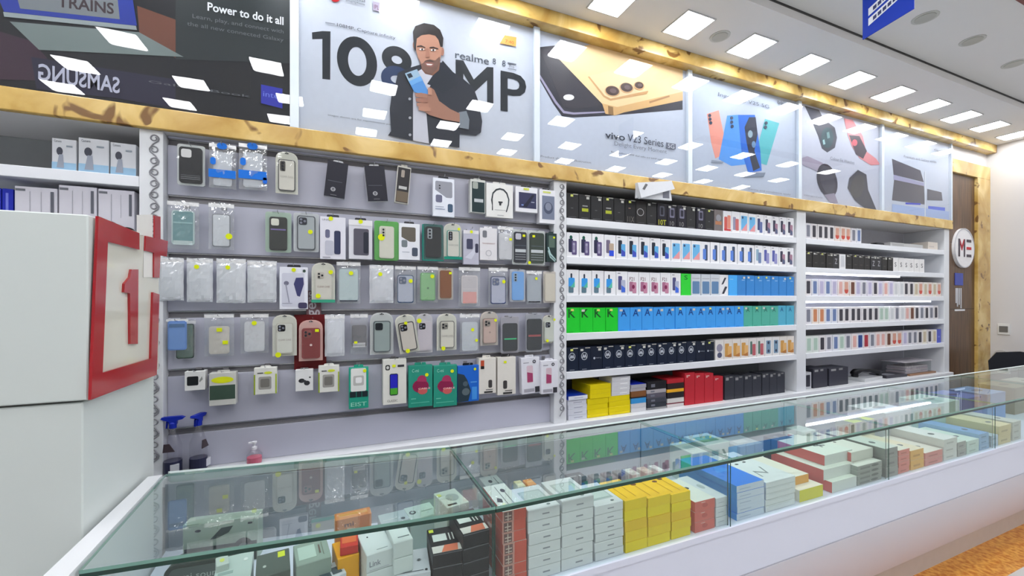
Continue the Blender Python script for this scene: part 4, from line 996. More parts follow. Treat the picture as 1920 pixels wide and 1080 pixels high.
# device boxes pinned on the trim
t = thing('white_carton', 'tilted white carton with a small grey label hung over the gold trim', 'box', onY(1230, 372, -.07).to_tuple())
def trel(t, pts, y):
    return [(onY(x, yy, y).x-t.location.x, onY(x, yy, y).z-t.location.z) for x, yy in pts]
b = MB(); b.prism(trel(t, [(1196, 342), (1260, 339), (1266, 354), (1203, 371)], -.085), -.012, .016, C(228, 230, 236)); b.build('carton', t)
b = MB(); b.prism(trel(t, [(1205, 354), (1209, 356), (1215, 346), (1211, 344)], -.085), -.014, -.012, C(110, 110, 114)); b.build('grey_label', t)
t = thing('white_carton', 'white carton frame with grey panel hanging below the tilted one', 'box', onY(1230, 376, -.035).to_tuple())
b = MB(); b.prism(trel(t, [(1195, 342), (1256, 344), (1260, 376), (1194, 371)], -.05), -.014, .004, C(222, 224, 230)); b.build('carton', t)
b = MB(); b.prism(trel(t, [(1243, 352), (1254, 352), (1255, 372), (1243, 371)], -.05), -.016, -.014, C(120, 122, 136)); b.build('grey_panel', t)
# ================================================================== HANGING ACCESSORIES
YH = -.018
GRP_ROW = ['top hanging row', 'second hanging row', 'third hanging row', 'fourth hanging row', 'lowest hanging row']
def sticker(t, x, z, y, r=.012, sq=False, col=YEL):
    b = MB()
    if sq: b.box(x-r, x+r, y-.0006, y, z-r*.8, z+r*.8, C(col))
    else: b.disc(x, z, r, y-.0006, y, C(col))
    b.build('price_sticker', t)
def phone_case(t, x0, x1, z0, z1, y0, y1, body, rim=None, cams=3, camcol=None, txt=None, logo=None, stripe=None):
    rim = rim or body; w = x1-x0
    b = MB(); b.rrect(x0, x1, z0, z1, w*.14, y0, y1, C(rim), n=4); b.rrect(x0+w*.06, x1-w*.06, z0+w*.06, z1-w*.06, w*.1, y0-.0012, y0, C(body), n=4)
    o = b.build('phone_case', t)
    if cams:
        b = MB(); cc = camcol or (60, 62, 68)
        if cams == 4: b.rrect(x0+w*.12, x0+w*.42, z1-w*.78, z1-w*.12, w*.08, y0-.003, y0-.0012, C(cc)); L_ = [(.27, .26), (.27, .46), (.27, .66)]
        else: b.rrect(x0+w*.10, x0+w*.54, z1-w*.56, z1-w*.12, w*.1, y0-.003, y0-.0012, C(cc)); L_ = [(.22, .24), (.22, .44), (.42, .34)]
        if cams > 1:
            dk = (40, 40, 46) if sum(cc) > 300 else (130, 134, 146)
            for u, v in L_: b.disc(x0+w*u, z1-w*v, w*.07, y0-.0045, y0-.003, C(dk), n=12)
        b.build('camera_cutout', o)
    b = MB()
    if txt: 
        zm = z0+(z1-z0)*.42; b.text(txt[0], x0+w*.12, x1-w*.12, zm, zm+w*.12, y0-.0022, 0, C(txt[1]), bold=.01)
    if logo: zm = (z0+z1)/2-w*.1; b.disc((x0+x1)/2, zm, w*.07, y0-.0022, y0-.0012, C(logo), n=12)
    if stripe: 
        for v0, v1, c_ in stripe: b.box(x0+w*.08, x1-w*.08, y0-.0022, y0-.0012, z0+(z1-z0)*v0, z0+(z1-z0)*v1, C(c_))
    if b.v: b.build('printed_mark', o)
    return o
def pouch(t, w, h, dd, m, rs, top=.0):
    """crinkled film bag, closed sheet front and back"""
    r = random.Random(rs); nx, nz = 9, 13; b = MB(); vs = []; 
    for side in (0, 1):
        for j in range(nz+1):
            for i in range(nx+1):
                u = i/nx; v = j/nz
                bulge = (math.sin(PI*u)**.5)*(math.sin(PI*min(1, v*1.12))**.5 if v < .89 else 0)
                e = 1 if 0 < i < nx and 0 < j < nz else 0
                y = (dd/2)+(1 if side else -1)*(dd/2*bulge+.0008+e*r.uniform(0, .0022))
                sx = 1+.012*math.sin(v*21+rs)+(.0 if v < .85 else .02)
                vs.append(((u-.5)*w*sx, y, -h*(1-v)+(r.uniform(-.002, .002) if j in (0, nz) else 0)))
    n1 = (nx+1)*(nz+1); fs = []
    for side in (0, 1):
        for j in range(nz):
            for i in range(nx):
                a = side*n1+j*(nx+1)+i; q = (a, a+1, a+nx+2, a+nx+1); fs.append(q if side == 0 else q[::-1])
    for j in range(nz):
        a = j*(nx+1); fs.append((a+nx+1, a, a+n1, a+n1+nx+1)); a += nx; fs.append((a, a+nx+1, a+n1+nx+1, a+n1))
    for i in range(nx):
        fs.append((i+1, i, i+n1, i+n1+1)); a = nz*(nx+1)+i; fs.append((a, a+1, a+n1+1, a+n1))
    b.add(vs, fs, m); b.build('film_pouch', t, smooth=False)
    b = MB(); b.box(-w*.5, w*.5, dd/2-.003, dd/2-.0015, -h*.10, -h*.02, mat('silver_header_fold', (240, 242, 246), .12, metal=.2, vary=.25, scale=60, bump=.8)); 
    b.build('header_fold', t)
HOOKS = []
def hang(kind, px, label, ri, tilt=0, y=YH, dd=.026, **k):
    x0, y0, x1, y1 = px
    cx, cy = (x0+x1)/2, (y0+y1)/2
    a = onY(x0, cy, y); c_ = onY(x1, cy, y); tp = onY(cx, y0, y); bt = onY(cx, y1, y)
    w, h = c_.x-a.x, tp.z-bt.z
    if tilt: w *= .9; h *= .985
    cat = {'bag': 'phone case', 'card': 'phone case', 'box': 'accessory box', 'clam': 'phone case'}[kind]
    nm = {'bag': 'phone_case_pouch', 'card': 'phone_case_card', 'box': 'accessory_box', 'clam': 'phone_case_blister'}[kind]
    nm = k.get('name', nm); cat = k.get('cat', cat)
    t = thing(nm, label, cat, ((a.x+c_.x)/2, y, tp.z), 0, 'accessories in the '+GRP_ROW[ri], rot=(0, math.radians(tilt), 0))
    rs = int(x0)
    if kind == 'bag':
        tpf = k.get('top', .15)
        pouch(t, w, h, dd*.8, k.get('film', film), rs)
        cc = k.get('case', (206, 210, 216))
        m = k.get('m', (.10, .03))
        if cc: phone_case(t, -w/2+w*m[0], w/2-w*m[0], -h+h*m[1], -h*tpf, .006, .014, cc, k.get('rim'), k.get('cams', 0), k.get('camcol'), k.get('txt'), k.get('logo'), k.get('stripe'))
        if k.get('band'):
            for q in k['band']:
                b = MB(); b.rrect((q[0]-.5)*w, (q[2]-.5)*w, -h+q[1]*h, -h+q[3]*h, q[4]*w, -.0012, .0005, C(q[5])); b.build('printed_band', t)
    elif kind == 'card':
        cc = k.get('card', (222, 220, 208)); ah = min(w*.42, h*.25)
        b = MB(); b.arch(-w/2, w/2, -h, 0, ah, .014, .018, C(cc)); b.build('backing_card', t)
        b = MB(); b.rrect(-w*.09, w*.09, -h*.055, -h*.03, w*.03, .0128, .014, C(60, 60, 64)); b.disc(0, -h*.035, w*.04, .0126, .014, C(60, 60, 64)); b.build('hang_hole', t)
        b = MB(); b.arch(-w/2+.003, w/2-.003, -h+.003, -.006, ah*.9, .001, .0125, blister); b.build('blister_shell', t)
        m = k.get('m', .16)
        phone_case(t, -w/2+w*m, w/2-w*m*.9, -h+h*.06, -h*k.get('top', .2), .004, .0122, k.get('case', cc), k.get('rim'), k.get('cams', 3), k.get('camcol'), k.get('txt'), k.get('logo'), k.get('stripe'))
        if k.get('base'):
            b = MB(); b.rrect(-w/2-.001, w/2+.001, -h-.001, -h*.62, .006, .0185, .021, C(k['base'])); b.rrect(-w/2-.001, w/2+.001, -h-.001, -h+h*.07, .004, .0, .0008, C(k['base'])); b.build('coloured_insert', t)
    elif kind == 'clam':
        b = MB(); b.rrect(-w/2, w/2, -h, -h*.03, w*.09, .010, .016, C(k.get('card', (214, 216, 216)))); b.build('backing_card', t)
        b = MB(); b.rrect(-w*.25, w*.25, -h*.06, 0, w*.05, .010, .013, blister); b.rrect(-w/2, w/2, -h, -h*.05, w*.09, .0, .0095, blister); b.build('blister_shell', t)
        m = k.get('m', .1)
        phone_case(t, -w/2+w*m, w/2-w*m, -h+h*k.get('bot', .05), -h*k.get('top', .1), .0015, .009, k.get('case'), k.get('rim'), k.get('cams', 3), k.get('camcol'), k.get('txt'), k.get('logo'), k.get('stripe'))
        if k.get('rimc'):
            b = MB(); q = k['rimc']; b.box(-w/2-.002, -w/2+.003, -.001, .017, -h, -h*.05, C(q)); b.box(-w/2, w/2, -.0015, .017, -h-.003, -h+.002, C(q)); b.build('coloured_edge', t)
    elif kind == 'box':
        tabh = k.get('tab', h*.06); bw = w
        b = MB(); b.box(-bw/2, bw/2, 0, dd, -h, -tabh, C(k.get('col', (222, 224, 230))), c=.0015); 
        b.build('carton', t)
        b = MB(); tw = w*k.get('tabw', .24); b.rrect(-tw, tw, -tabh-.004, 0, .006, dd*.45, dd*.45+.0015, C(k.get('tabcol', k.get('col', (222, 224, 230))))); b.build('hang_tab', t)
        if k.get('art'):
            b = MB(); H2 = h-tabh
            draw(b, k['art'], w, H2)
            o = b.build('printed_picture', t); 
            for v in o.data.vertices: v.co.z -= h
    for s in k.get('st', []):
        sticker(t, (s[0]-.5)*w, -h+s[1]*h, -.0021 if kind == 'bag' else -.0012 if kind != 'box' else -.0045, s[2] if len(s) > 2 else .011, sq=len(s) > 3)
    HOOKS.append((t.location.x, tp.z-(.012 if kind != 'box' else .006), y, ri, label))
    return t
# ---- row 1
hang('clam', (331, 268, 383, 347), 'black phone case in a clear blister pack, leftmost of the top hanging row', 0, case=(34, 34, 38), camcol=(200, 200, 200), cams=1, stripe=[(.1, .12, (110, 112, 116)), (.15, .17, (110, 112, 116)), (.2, .22, (90, 92, 96))], m=.08)
bb = [(.0, .22, 1.0, .40, .02, (20, 112, 214)), (.3, .86, .68, 1.0, .16, (20, 112, 214)), (.06, .50, .26, .66, .09, (20, 112, 214))]
hang('bag', (391, 268, 442, 352), 'clear pouch with a blue printed band, left of the pair in the top row', 0, case=(196, 200, 208), band=bb, m=(.16, .05), top=.2)
hang('bag', (447, 268, 500, 355), 'clear pouch with a blue printed band, right of the pair in the top row', 0, case=(196, 200, 208), band=bb+[(.86, .14, 1.02, .28, .08, (30, 104, 210))], m=(.16, .05), top=.2)
hang('card', (516, 283, 558, 362), 'cream phone case on a round-topped card in the top row', 0, case=(206, 202, 192), rim=(90, 88, 88), cams=4, camcol=(120, 116, 112), m=.12, txt=('CLEAR CASE', (170, 166, 158)))
pbk = [('r', 0, 0, 1, 1, (42, 42, 52)), ('r', .1, .44, .8, .455, (90, 90, 100)), ('o', .4, .22, .12, .06, (170, 170, 176)), ('t', 'mi', .32, .2, .5, .24, (180, 180, 186)), ('r', .3, .05, .6, .07, (110, 110, 116))]
hang('box', (613, 300, 656, 372), 'black boxed phone case tilted to the right in the top row', 0, tilt=6, col=(206, 208, 212), art=pbk, tab=.012)
hang('box', (680, 307, 722, 378), 'black boxed phone case tilted to the left in the top row', 0, tilt=-6, col=(200, 202, 206), art=pbk, tab=.012)
hang('box', (745, 308, 773, 383), 'narrow dark box with a brown lower half in the top row', 0, tilt=5, col=(206, 204, 196), art=[('r', .05, .02, .95, .96, (52, 50, 52)), ('r', .08, .04, .92, .32, (110, 98, 84)), ('rr', .3, .7, .55, .9, (160, 150, 140)), ('r', .2, .38, .8, .46, (190, 190, 188))])
diag = [('rr', .1, .5, .9, .92, (150, 152, 162)), ('p', [(0, 0), (1, 0), (1, .36), (0, .72)], (226, 230, 240)), ('rr', .12, .36, .42, .56, (110, 112, 136)), ('rr', .68, .12, .92, .34, (70, 92, 116)), ('r', .1, .18, .55, .2, (140, 150, 176)), ('r', .1, .24, .5, .255, (150, 156, 180)), ('d', .3, .8, .04, .02, (60, 60, 66)), ('d', .3, .73, .04, .02, (60, 60, 66))]
hang('box', (812, 330, 852, 406), 'white box with a diagonal window and phone pictures in the top row', 0, col=(226, 230, 240), art=diag, tabcol=(50, 50, 56))
hang('box', (882, 333, 910, 399), 'narrow dark green box beside the neckband box', 0, col=(206, 208, 204), art=[('r', .1, .02, .95, .93, (36, 54, 58)), ('rr', .15, .72, .5, .92, (160, 166, 160)), ('r', .25, .32, .85, .42, (190, 196, 200))], dd=.04)
ring = []
hang('box', (912, 341, 962, 408), 'square white box showing a black neckband earphone', 0, col=(228, 228, 226), art=[('p', [(.2, .2), (.24, .2), (.17, .5), (.22, .72), (.35, .84), (.5, .88), (.65, .86), (.78, .76), (.86, .56), (.84, .4), (.76, .18), (.72, .18), (.80, .42), (.81, .56), (.74, .72), (.63, .81), (.5, .83), (.37, .79), (.26, .69), (.22, .5)], (60, 66, 72)), ('r', .44, .44, .6, .48, (46, 48, 54)), ('p', [(.48, .36), (.54, .36), (.56, .46), (.46, .46)], (56, 58, 64)), ('r', .3, .22, .74, .23, (150, 150, 156)), ('r', .4, .06, .64, .075, (150, 150, 156))])
hang('box', (967, 348, 1008, 398), 'white box with a dark blue picture window, wider than tall', 0, col=(228, 228, 234), art=[('r', .14, .16, .94, .78, (56, 58, 90)), ('p', [(.3, .2), (.5, .2), (.85, .7), (.75, .72)], (40, 42, 60)), ('r', .7, .4, .85, .43, (170, 176, 200)), ('r', .35, .88, .6, .96, (206, 214, 90)), ('r', .25, .25, .35, .3, (120, 140, 200))], tabcol=(40, 40, 44))
hang('box', (1012, 352, 1041, 419), 'white box with a grey oval picture, last in the top row', 0, col=(230, 230, 236), art=[('r', .15, .12, .95, .82, (120, 128, 150)), ('d', .55, .46, .3, .18, (76, 84, 106)), ('d', .55, .5, .2, .12, (130, 136, 156)), ('r', .2, .9, .7, .95, (206, 214, 110))], dd=.05, tabcol=(40, 40, 44))
# ---- row 2
hang('bag', (312, 376, 372, 466), 'pouch with a teal screen protector pack, leftmost of the second row', 1, case=(96, 142, 146), rim=(180, 200, 200), m=(.14, .08), top=.2, stripe=[(.0, .12, (190, 206, 206)), (.62, .66, (140, 180, 182))])
hang('bag', (390, 380, 438, 467), 'clear pouch holding a white phone case with a yellow dot, second row', 1, case=(206, 210, 216), rim=(120, 124, 132), m=(.14, .05), top=.24, st=[(.82, .28, .014)])
hang('clam', (497, 395, 546, 473), 'dark olive phone case with a pale camera square on a green tinted card', 1, card=(176, 196, 180), case=(54, 56, 54), camcol=(206, 208, 196), cams=1, m=.16, top=.15, stripe=[(.6, .64, (120, 110, 160))])
hang('clam', (550, 397, 598, 472), 'grey phone case with a black camera patch and yellow dot, second row', 1, card=(206, 208, 212), case=(168, 174, 178), rim=(84, 88, 94), camcol=(60, 62, 70), st=[(.66, .5)], m=.14)
cab = [('t', 'UNIQ', .08, .9, .4, .95, (150, 150, 160)), ('rr', .2, .5, .38, .7, (110, 112, 140)), ('rr', .55, .12, .8, .68, (56, 62, 92)), ('rr', .2, .1, .52, .44, (190, 192, 206)), ('r', .1, .03, .4, .05, (150, 150, 160))]
hang('box', (600, 402, 648, 486), 'white box with a dark slim phone picture, second row', 1, col=(224, 224, 234), art=cab, st=[(.42, .9)], tabcol=(60, 60, 66))
hang('box', (654, 408, 698, 486), 'grey white box with a large dark grey phone picture, second row', 1, col=(214, 214, 222), art=[('rr', .2, .1, .85, .78, (92, 90, 102)), ('rr', .62, .15, .84, .7, (50, 52, 64)), ('r', 0, .86, 1, 1, (232, 232, 236))], st=[(.5, .9)], tabcol=(60, 60, 66))
hang('clam', (702, 412, 748, 488), 'white phone case in a bright green frame with a big yellow tag', 1, card=(96, 180, 84), case=(214, 212, 198), cams=4, camcol=(190, 188, 176), m=.2, top=.16, st=[(.28, .56, .018)], stripe=None)
hang('box', (748, 415, 787, 487), 'white box with a diagonal window beside the green framed case', 1, col=(230, 232, 238), art=[('rr', .12, .5, .8, .9, (104, 98, 90)), ('p', [(0, 0), (1, 0), (1, .34), (0, .66)], (228, 230, 238)), ('rr', .12, .34, .4, .54, (120, 130, 136)), ('rr', .62, .1, .9, .34, (80, 88, 104)), ('r', .15, .2, .5, .215, (150, 156, 170))], tabcol=(60, 60, 66))
hang('clam', (793, 418, 832, 488), 'nearly black phone case in a teal edged pack, second row', 1, card=(60, 110, 106), case=(40, 42, 44), cams=4, camcol=(150, 156, 160), rimc=(30, 140, 124), m=.12, bot=.08)
hang('card', (833, 418, 867, 486), 'cream phone case on a round-topped card with a teal foot, second row', 1, case=(210, 208, 198), rim=(90, 150, 140), cams=4, base=(26, 140, 120), st=[(.8, .84, .008)], txt=('CLEAR CASE', (150, 150, 146)))
hang('box', (869, 428, 898, 496), 'lilac grey box with two phone silhouettes, second row', 1, col=(188, 188, 204), art=[('r', 0, .9, 1, 1, (226, 224, 230)), ('rr', .2, .45, .6, .75, (70, 72, 96)), ('p', [(.1, .2), (.5, .15), (.95, .5), (.8, .6), (.55, .4)], (206, 208, 222)), ('rr', .75, .35, .95, .62, (60, 60, 80))], st=[(.5, .9, .009)])
hang('box', (900, 424, 932, 488), 'slim white boxed case with faint lettering, second row', 1, col=(224, 222, 226), art=[('rr', .15, .7, .4, .92, (120, 122, 130)), ('t', 'TRANSPARENT', .12, .5, .88, .54, (170, 140, 140)), ('o', .5, .22, .18, .1, (190, 190, 196)), ('rr', .45, .06, .55, .07, (180, 180, 186))])
hang('bag', (934, 424, 963, 488), 'clear pouch of a white case between white and black packs, second row', 1, case=(206, 206, 212), m=(.08, .03), top=.2, st=[(.8, .62, .009, 1)])
lbl = [(.34, .44, (190, 196, 200)), (.26, .28, (150, 156, 160)), (.18, .2, (150, 156, 160)), (.1, .12, (150, 156, 160)), (.55, .57, (90, 100, 110))]
hang('clam', (962, 428, 990, 496), 'navy black case pack with white print lines, left of the two in the second row', 1, case=(34, 38, 52), camcol=(190, 190, 200), cams=1, stripe=lbl, m=.08, st=[(.72, .80, .009, 1)])
hang('clam', (991, 430, 1023, 497), 'dark green case pack with white print lines, right of the two in the second row', 1, case=(48, 62, 52), cams=0, stripe=lbl, m=.08, st=[(.3, .8, .009, 1), (.05, .06, .010)])
hang('box', (1025, 434, 1044, 491), 'narrow dark green box with a coiled cable picture at the carved post', 1, col=(40, 58, 58), art=[('rr', .2, .5, .8, .92, (90, 110, 100)), ('p', [(.1, .5), (.3, .25), (.9, .05), (.9, .1), (.4, .3), (.2, .52)], (170, 200, 200)), ('p', [(.1, .38), (.3, .15), (.8, 0.0), (.85, .04), (.35, .2), (.18, .4)], (160, 190, 190))], st=[(.7, .8, .007, 1)])
# ---- row 3
for i, p in enumerate([(297, 483, 343, 563), (349, 484, 398, 566), (405, 485, 460, 568), (463, 489, 518, 567)]):
    hang('bag', p, 'milky white pouch, %s of four plain ones at the left of the third row' % ORD[i], 2, film=filmw, case=(206, 210, 216), m=(.08, .03), top=.16, st=[] if i in (0, 3) else [(.4, .8, .010)])
hang('box', (524, 496, 577, 580), 'white box with a navy phone and cable picture in the third row', 2, col=(228, 230, 240), art=[('rr', .08, .06, .88, .86, (206, 208, 222)), ('p', [(.5, .6), (.58, .75), (.84, .76), (.86, .6), (.72, .3), (.62, .32)], (66, 68, 112)), ('d', .24, .62, .09, .05, (120, 120, 140)), ('p', [(.2, .6), (.24, .6), (.36, .16), (.32, .16)], (150, 152, 170)), ('rr', .66, .02, .98, .16, (70, 66, 96)), ('r', .1, .14, .45, .15, (150, 150, 170)), ('rr', .82, .88, .93, .95, (60, 80, 70))], st=[(.5, .88, .010)], tabcol=(50, 50, 56))
hang('card', (584, 492, 628, 567), 'cream phone case with three lens holes over a green insert, third row', 2, case=(212, 208, 198), cams=3, camcol=(196, 190, 180), base=(60, 160, 130), st=[(.82, .76), (.28, .16, .012)], txt=('CLEAR CASE', (170, 150, 140)))
hang('bag', (631, 490, 676, 569), 'pale teal pouch with a dark foot in the third row', 2, case=(186, 204, 206), rim=(150, 160, 170), m=(.06, .05), top=.16, st=[(.6, .72)], stripe=[(.0, .03, (50, 54, 70))])
hang('bag', (693, 497, 738, 568), 'silvery crumpled pouch with a yellow dot, third row', 2, film=filmw, case=(200, 202, 212), m=(.12, .04), top=.2, st=[(.44, .76)])
hang('bag', (741, 498, 780, 570), 'clear case with a blue rim and lens ring, left of two blue rimmed, third row', 2, case=(176, 182, 200), rim=(60, 84, 116), cams=3, camcol=(50, 72, 106), top=.24, st=[(.74, .6)])
hang('bag', (783, 499, 822, 567), 'green phone case in a pouch, third row', 2, case=(128, 184, 124), rim=(96, 160, 96), top=.18, m=(.14, .05), logo=(60, 110, 70), st=[(.7, .72)])
hang('clam', (822, 501, 850, 562), 'brown leather-look phone case in a cream rimmed pack', 2, card=(206, 196, 186), case=(132, 82, 50), cams=0, m=.12, st=[(.8, .82, .008, 1)])
hang('bag', (861, 500, 901, 574), 'clear pouch with a pink gradient lower half, third row', 2, case=(196, 190, 194), rim=(214, 206, 206), top=.22, m=(.12, .06), stripe=[(0.02, .42, (222, 156, 150)), (.52, .53, (220, 216, 216))])
hang('bag', (917, 501, 953, 572), 'clear case with a blue rim, right of the two blue rimmed, third row', 2, case=(180, 184, 206), rim=(52, 66, 110), cams=3, camcol=(60, 80, 126), top=.24, st=[(.76, .62)])
hang('clam', (957, 503, 986, 566), 'sky blue phone case in a pale pack, third row', 2, card=(196, 196, 204), case=(120, 170, 228), camcol=(150, 170, 190), cams=4, m=.12)
hang('bag', (988, 507, 1017, 570), 'grey pouch with a black foot beside the sky blue case', 2, case=(168, 176, 186), m=(.05, .05), top=.16, st=[(.6, .76, .009)], stripe=[(0, .04, (30, 30, 36))])
hang('clam', (1020, 507, 1043, 568), 'cream phone case pack at the end of the third row', 2, card=(206, 196, 190), case=(212, 204, 190), cams=0, m=.1)
# ---- row 4
hang('bag', (310, 597, 352, 658), 'light blue phone case hanging in front of a dark green one', 3, case=(116, 152, 210), rim=(106, 140, 200), cams=0, top=.08, m=(.08, .02), stripe=[(.78, .9, (90, 120, 160))], film=blister, y=-.045)
hang('bag', (326, 600, 366, 674), 'dark green phone case partly hidden behind the light blue one', 3, case=(110, 132, 120), rim=(60, 72, 70), top=.1, m=(.08, .02), y=.008)
hang('bag', (382, 588, 438, 668), 'beige phone case in a clear pouch with two yellow tags, fourth row', 3, case=(206, 200, 190), m=(.16, .05), top=.3, st=[(.52, .62, .011, 1), (.72, .32, .011, 1)])
hang('bag', (450, 588, 503, 662), 'white phone case in a clear pouch with one pale yellow dot, fourth row', 3, case=(208, 210, 214), m=(.14, .04), top=.2, st=[(.5, .76)])
hang('card', (510, 590, 556, 668), 'white phone case on a cream round-topped card, left end of the fourth row', 3, case=(214, 214, 204), rim=(196, 192, 180), camcol=(60, 62, 68), st=[(.25, .04, .013)], txt=('CLEAR CASE', (180, 170, 164)))
hang('card', (560, 600, 605, 677), 'maroon phone case on a pink round-topped card', 3, card=(224, 176, 168), case=(128, 40, 40), rim=(140, 50, 48), camcol=(200, 130, 124), logo=(226, 200, 196), st=[(.76, .74, .009, 1)], m=.12)
t = thing('maroon_backing_sheet', 'dark maroon sheet hanging behind the maroon phone case card', 'sheet', onY(582, 598, .03).to_tuple(), 0)
b = MB(); a_ = onY(553, 640, .03); c_ = onY(613, 640, .03); w_ = c_.x-a_.x; h_ = onY(580, 590, .03).z-onY(580, 692, .03).z
b.box(-w_*.5, w_*.5, 0, .012, -h_*.92, h_*.08, C(110, 22, 26), c=.001); b.build('sheet', t)
b = MB(); b.box(-w_*.42, w_*.42, -.001, 0, -h_*.9, -h_*.86, C(90, 16, 20)); b.build('fold_line', t)
b = MB(); x2, x3 = onY(574, 560, .03).x-t.location.x, onY(602, 560, .03).x-t.location.x; z2 = onY(588, 545, .03).z-t.location.z
b.box(x2, x3, .002, .010, h_*.08, z2, C(128, 96, 102), c=.001); b.build('reflection_strip', t)  # pale strip added to carry a reflection, modelled as part of the sheet
b = MB(); b.text('gers', x2+.012, x3-.006, h_*.05, z2-.004, .0008, 0, C(206, 200, 206), bold=.01, plane='v'); b.build('reflected_lettering', t)  # reflected letters put in as print
HOOKS.append((t.location.x+.012, t.location.z+.0, .03, 3, 'the maroon sheet'))
hang('bag', (609, 590, 646, 668), 'narrow white phone case in a pouch, right of the maroon card', 3, film=filmw, case=(210, 212, 222), m=(.12, .06), top=.14)
hang('bag', (657, 588, 690, 665), 'dark grey case in a silver pouch with a white label, fourth row', 3, case=(92, 90, 96), m=(.08, .18), top=.28, stripe=[(.0, .2, (196, 196, 200)), (.08, .1, (90, 90, 96))], st=[(.3, .3, .008, 1)])
hang('card', (694, 586, 738, 665), 'large round-topped card with a sage grey phone case', 3, case=(150, 164, 162), rim=(80, 90, 94), camcol=(60, 66, 72), cams=1, m=.14, card=(206, 208, 208))
hang('card', (737, 590, 779, 664), 'tilted round-topped card with a beige phone case and black camera patch', 3, tilt=-9, case=(204, 196, 186), rim=(60, 58, 62), camcol=(46, 46, 50), m=.12, st=[(.38, .06, .012), (.5, .78, .009)], y=-.03)
hang('card', (781, 588, 812, 662), 'pale lilac case card with a ring-shaped hanger, fourth row', 3, card=(206, 202, 208), case=(200, 192, 200), camcol=(60, 60, 66), m=.08, st=[(.16, .82, .013)])
hang('card', (820, 588, 857, 657), 'cream round-topped card with three lens holes, middle of the fourth row', 3, case=(216, 212, 200), rim=(120, 118, 114), camcol=(206, 202, 192), m=.14, st=[(.3, .06, .012)], txt=('CLEAR CASE', (170, 166, 160)))
hang('bag', (863, 588, 900, 660), 'pale grey case in a silver pouch with two yellow dots, fourth row', 3, case=(196, 202, 210), m=(.1, .03), top=.22, st=[(.62, .58, .010), (.82, .3, .009)])
hang('card', (902, 584, 935, 648), 'pinkish beige phone case on a round-topped card, fourth row', 3, card=(206, 196, 188), case=(198, 172, 162), rim=(150, 132, 124), camcol=(206, 196, 188), logo=(160, 140, 132), m=.12, st=[(.82, .74, .009)])
hang('clam', (940, 592, 974, 662), 'black phone case with a bright green text line', 3, card=(176, 172, 182), case=(58, 62, 66), cams=0, m=.1, top=.2, stripe=[(.42, .45, (70, 214, 140)), (.46, .465, (150, 200, 180))])
hang('clam', (987, 586, 1018, 660), 'black phone case with a pale red text line', 3, card=(176, 176, 186), case=(56, 60, 64), cams=0, m=.06, top=.16, stripe=[(.44, .46, (220, 120, 120)), (.48, .49, (200, 110, 110))])
hang('card', (1019, 591, 1043, 644), 'small cream case card with a yellow dot at the end of the fourth row', 3, case=(206, 210, 200), camcol=(70, 72, 78), m=.1, st=[(.3, .1, .010), (.85, .84, .008)], y=.0)
# ---- row 5
hang('box', (346, 694, 384, 732), 'small white box with a black oval window, leftmost of the lowest row', 4, col=(232, 232, 230), art=[('rr', .12, .26, .68, .74, (30, 32, 34)), ('p', [(.74, .4), (.9, .56), (.86, .72), (.72, .5)], (150, 154, 150))], tabcol=(36, 36, 38), tabw=.4, dd=.05)
t = hang('box', (392, 695, 442, 760), 'pale carton with a dark green window and a yellow oval sticker, lowest row', 4, col=(206, 206, 200), art=[('r', .02, .18, .98, .62, (64, 84, 72)), ('d', .5, .78, .42, .1, (226, 232, 30))], dd=.05)
def wt(px, label, lime):
    hang('box', px, label, 4, col=(228, 228, 222), art=[('rr', .2, .18, .76, .66, (160, 158, 152)), ('rr', .28, .26, .68, .58, (120, 118, 112)), ('r', .15, .78, .4, .82, (90, 90, 90)), ('d', .62, .8, .18, .05, (214, 224, 60))]+([('r', 0, 0, .06, .75, (150, 170, 40)), ('r', .94, 0, 1, .75, (170, 190, 50))] if lime else []), dd=.03)
wt((476, 686, 519, 739), 'small white box with lime green sides and a grey square window', True)
hang('box', (554, 690, 587, 733), 'small white box with a pair of black earbuds pictured', 4, col=(228, 228, 228), art=[('d', .35, .48, .18, .10, (44, 44, 48)), ('d', .65, .36, .17, .11, (54, 54, 58)), ('r', .3, .4, .6, .5, (60, 60, 64)), ('d', .82, .62, .06, .04, (90, 90, 94))], tabcol=(120, 120, 120))
wt((597, 682, 636, 735), 'small white box with a brownish square window beside the earbud box', True)
hang('box', (654, 684, 691, 766), 'tall teal charger pack with a white upper half, lowest row', 4, col=(40, 160, 134), art=[('rr', .1, .42, .88, .98, (230, 232, 228)), ('rr', .22, .56, .76, .8, (190, 190, 186)), ('rr', .34, .62, .66, .76, (240, 240, 240)), ('r', .05, .28, .36, .42, (34, 44, 50)), ('r', .39, .28, .64, .42, (34, 44, 50)), ('r', .67, .28, .96, .42, (34, 44, 50)), ('t', 'EIST', .1, .06, .9, .16, (150, 220, 200))], st=[(.8, .86, .009)])
hang('box', (718, 672, 762, 758), 'white box with a blue and green phone picture, lowest row', 4, col=(226, 226, 218), art=[('rr', .1, .76, .3, .88, (60, 60, 60)), ('d', .2, .82, .06, .035, (210, 210, 206)), ('r', .62, .82, .9, .87, (60, 60, 64)), ('rr', .28, .2, .64, .68, (36, 50, 60)), ('r', .31, .34, .61, .66, (40, 40, 190)), ('r', .31, .22, .61, .36, (80, 170, 50)), ('t', 'CLASSIC', .18, .06, .62, .11, (150, 150, 146))], dd=.06, tab=.004, tabw=.2, tabcol=(50, 50, 50), st=[(.46, .84, .009, 1)])
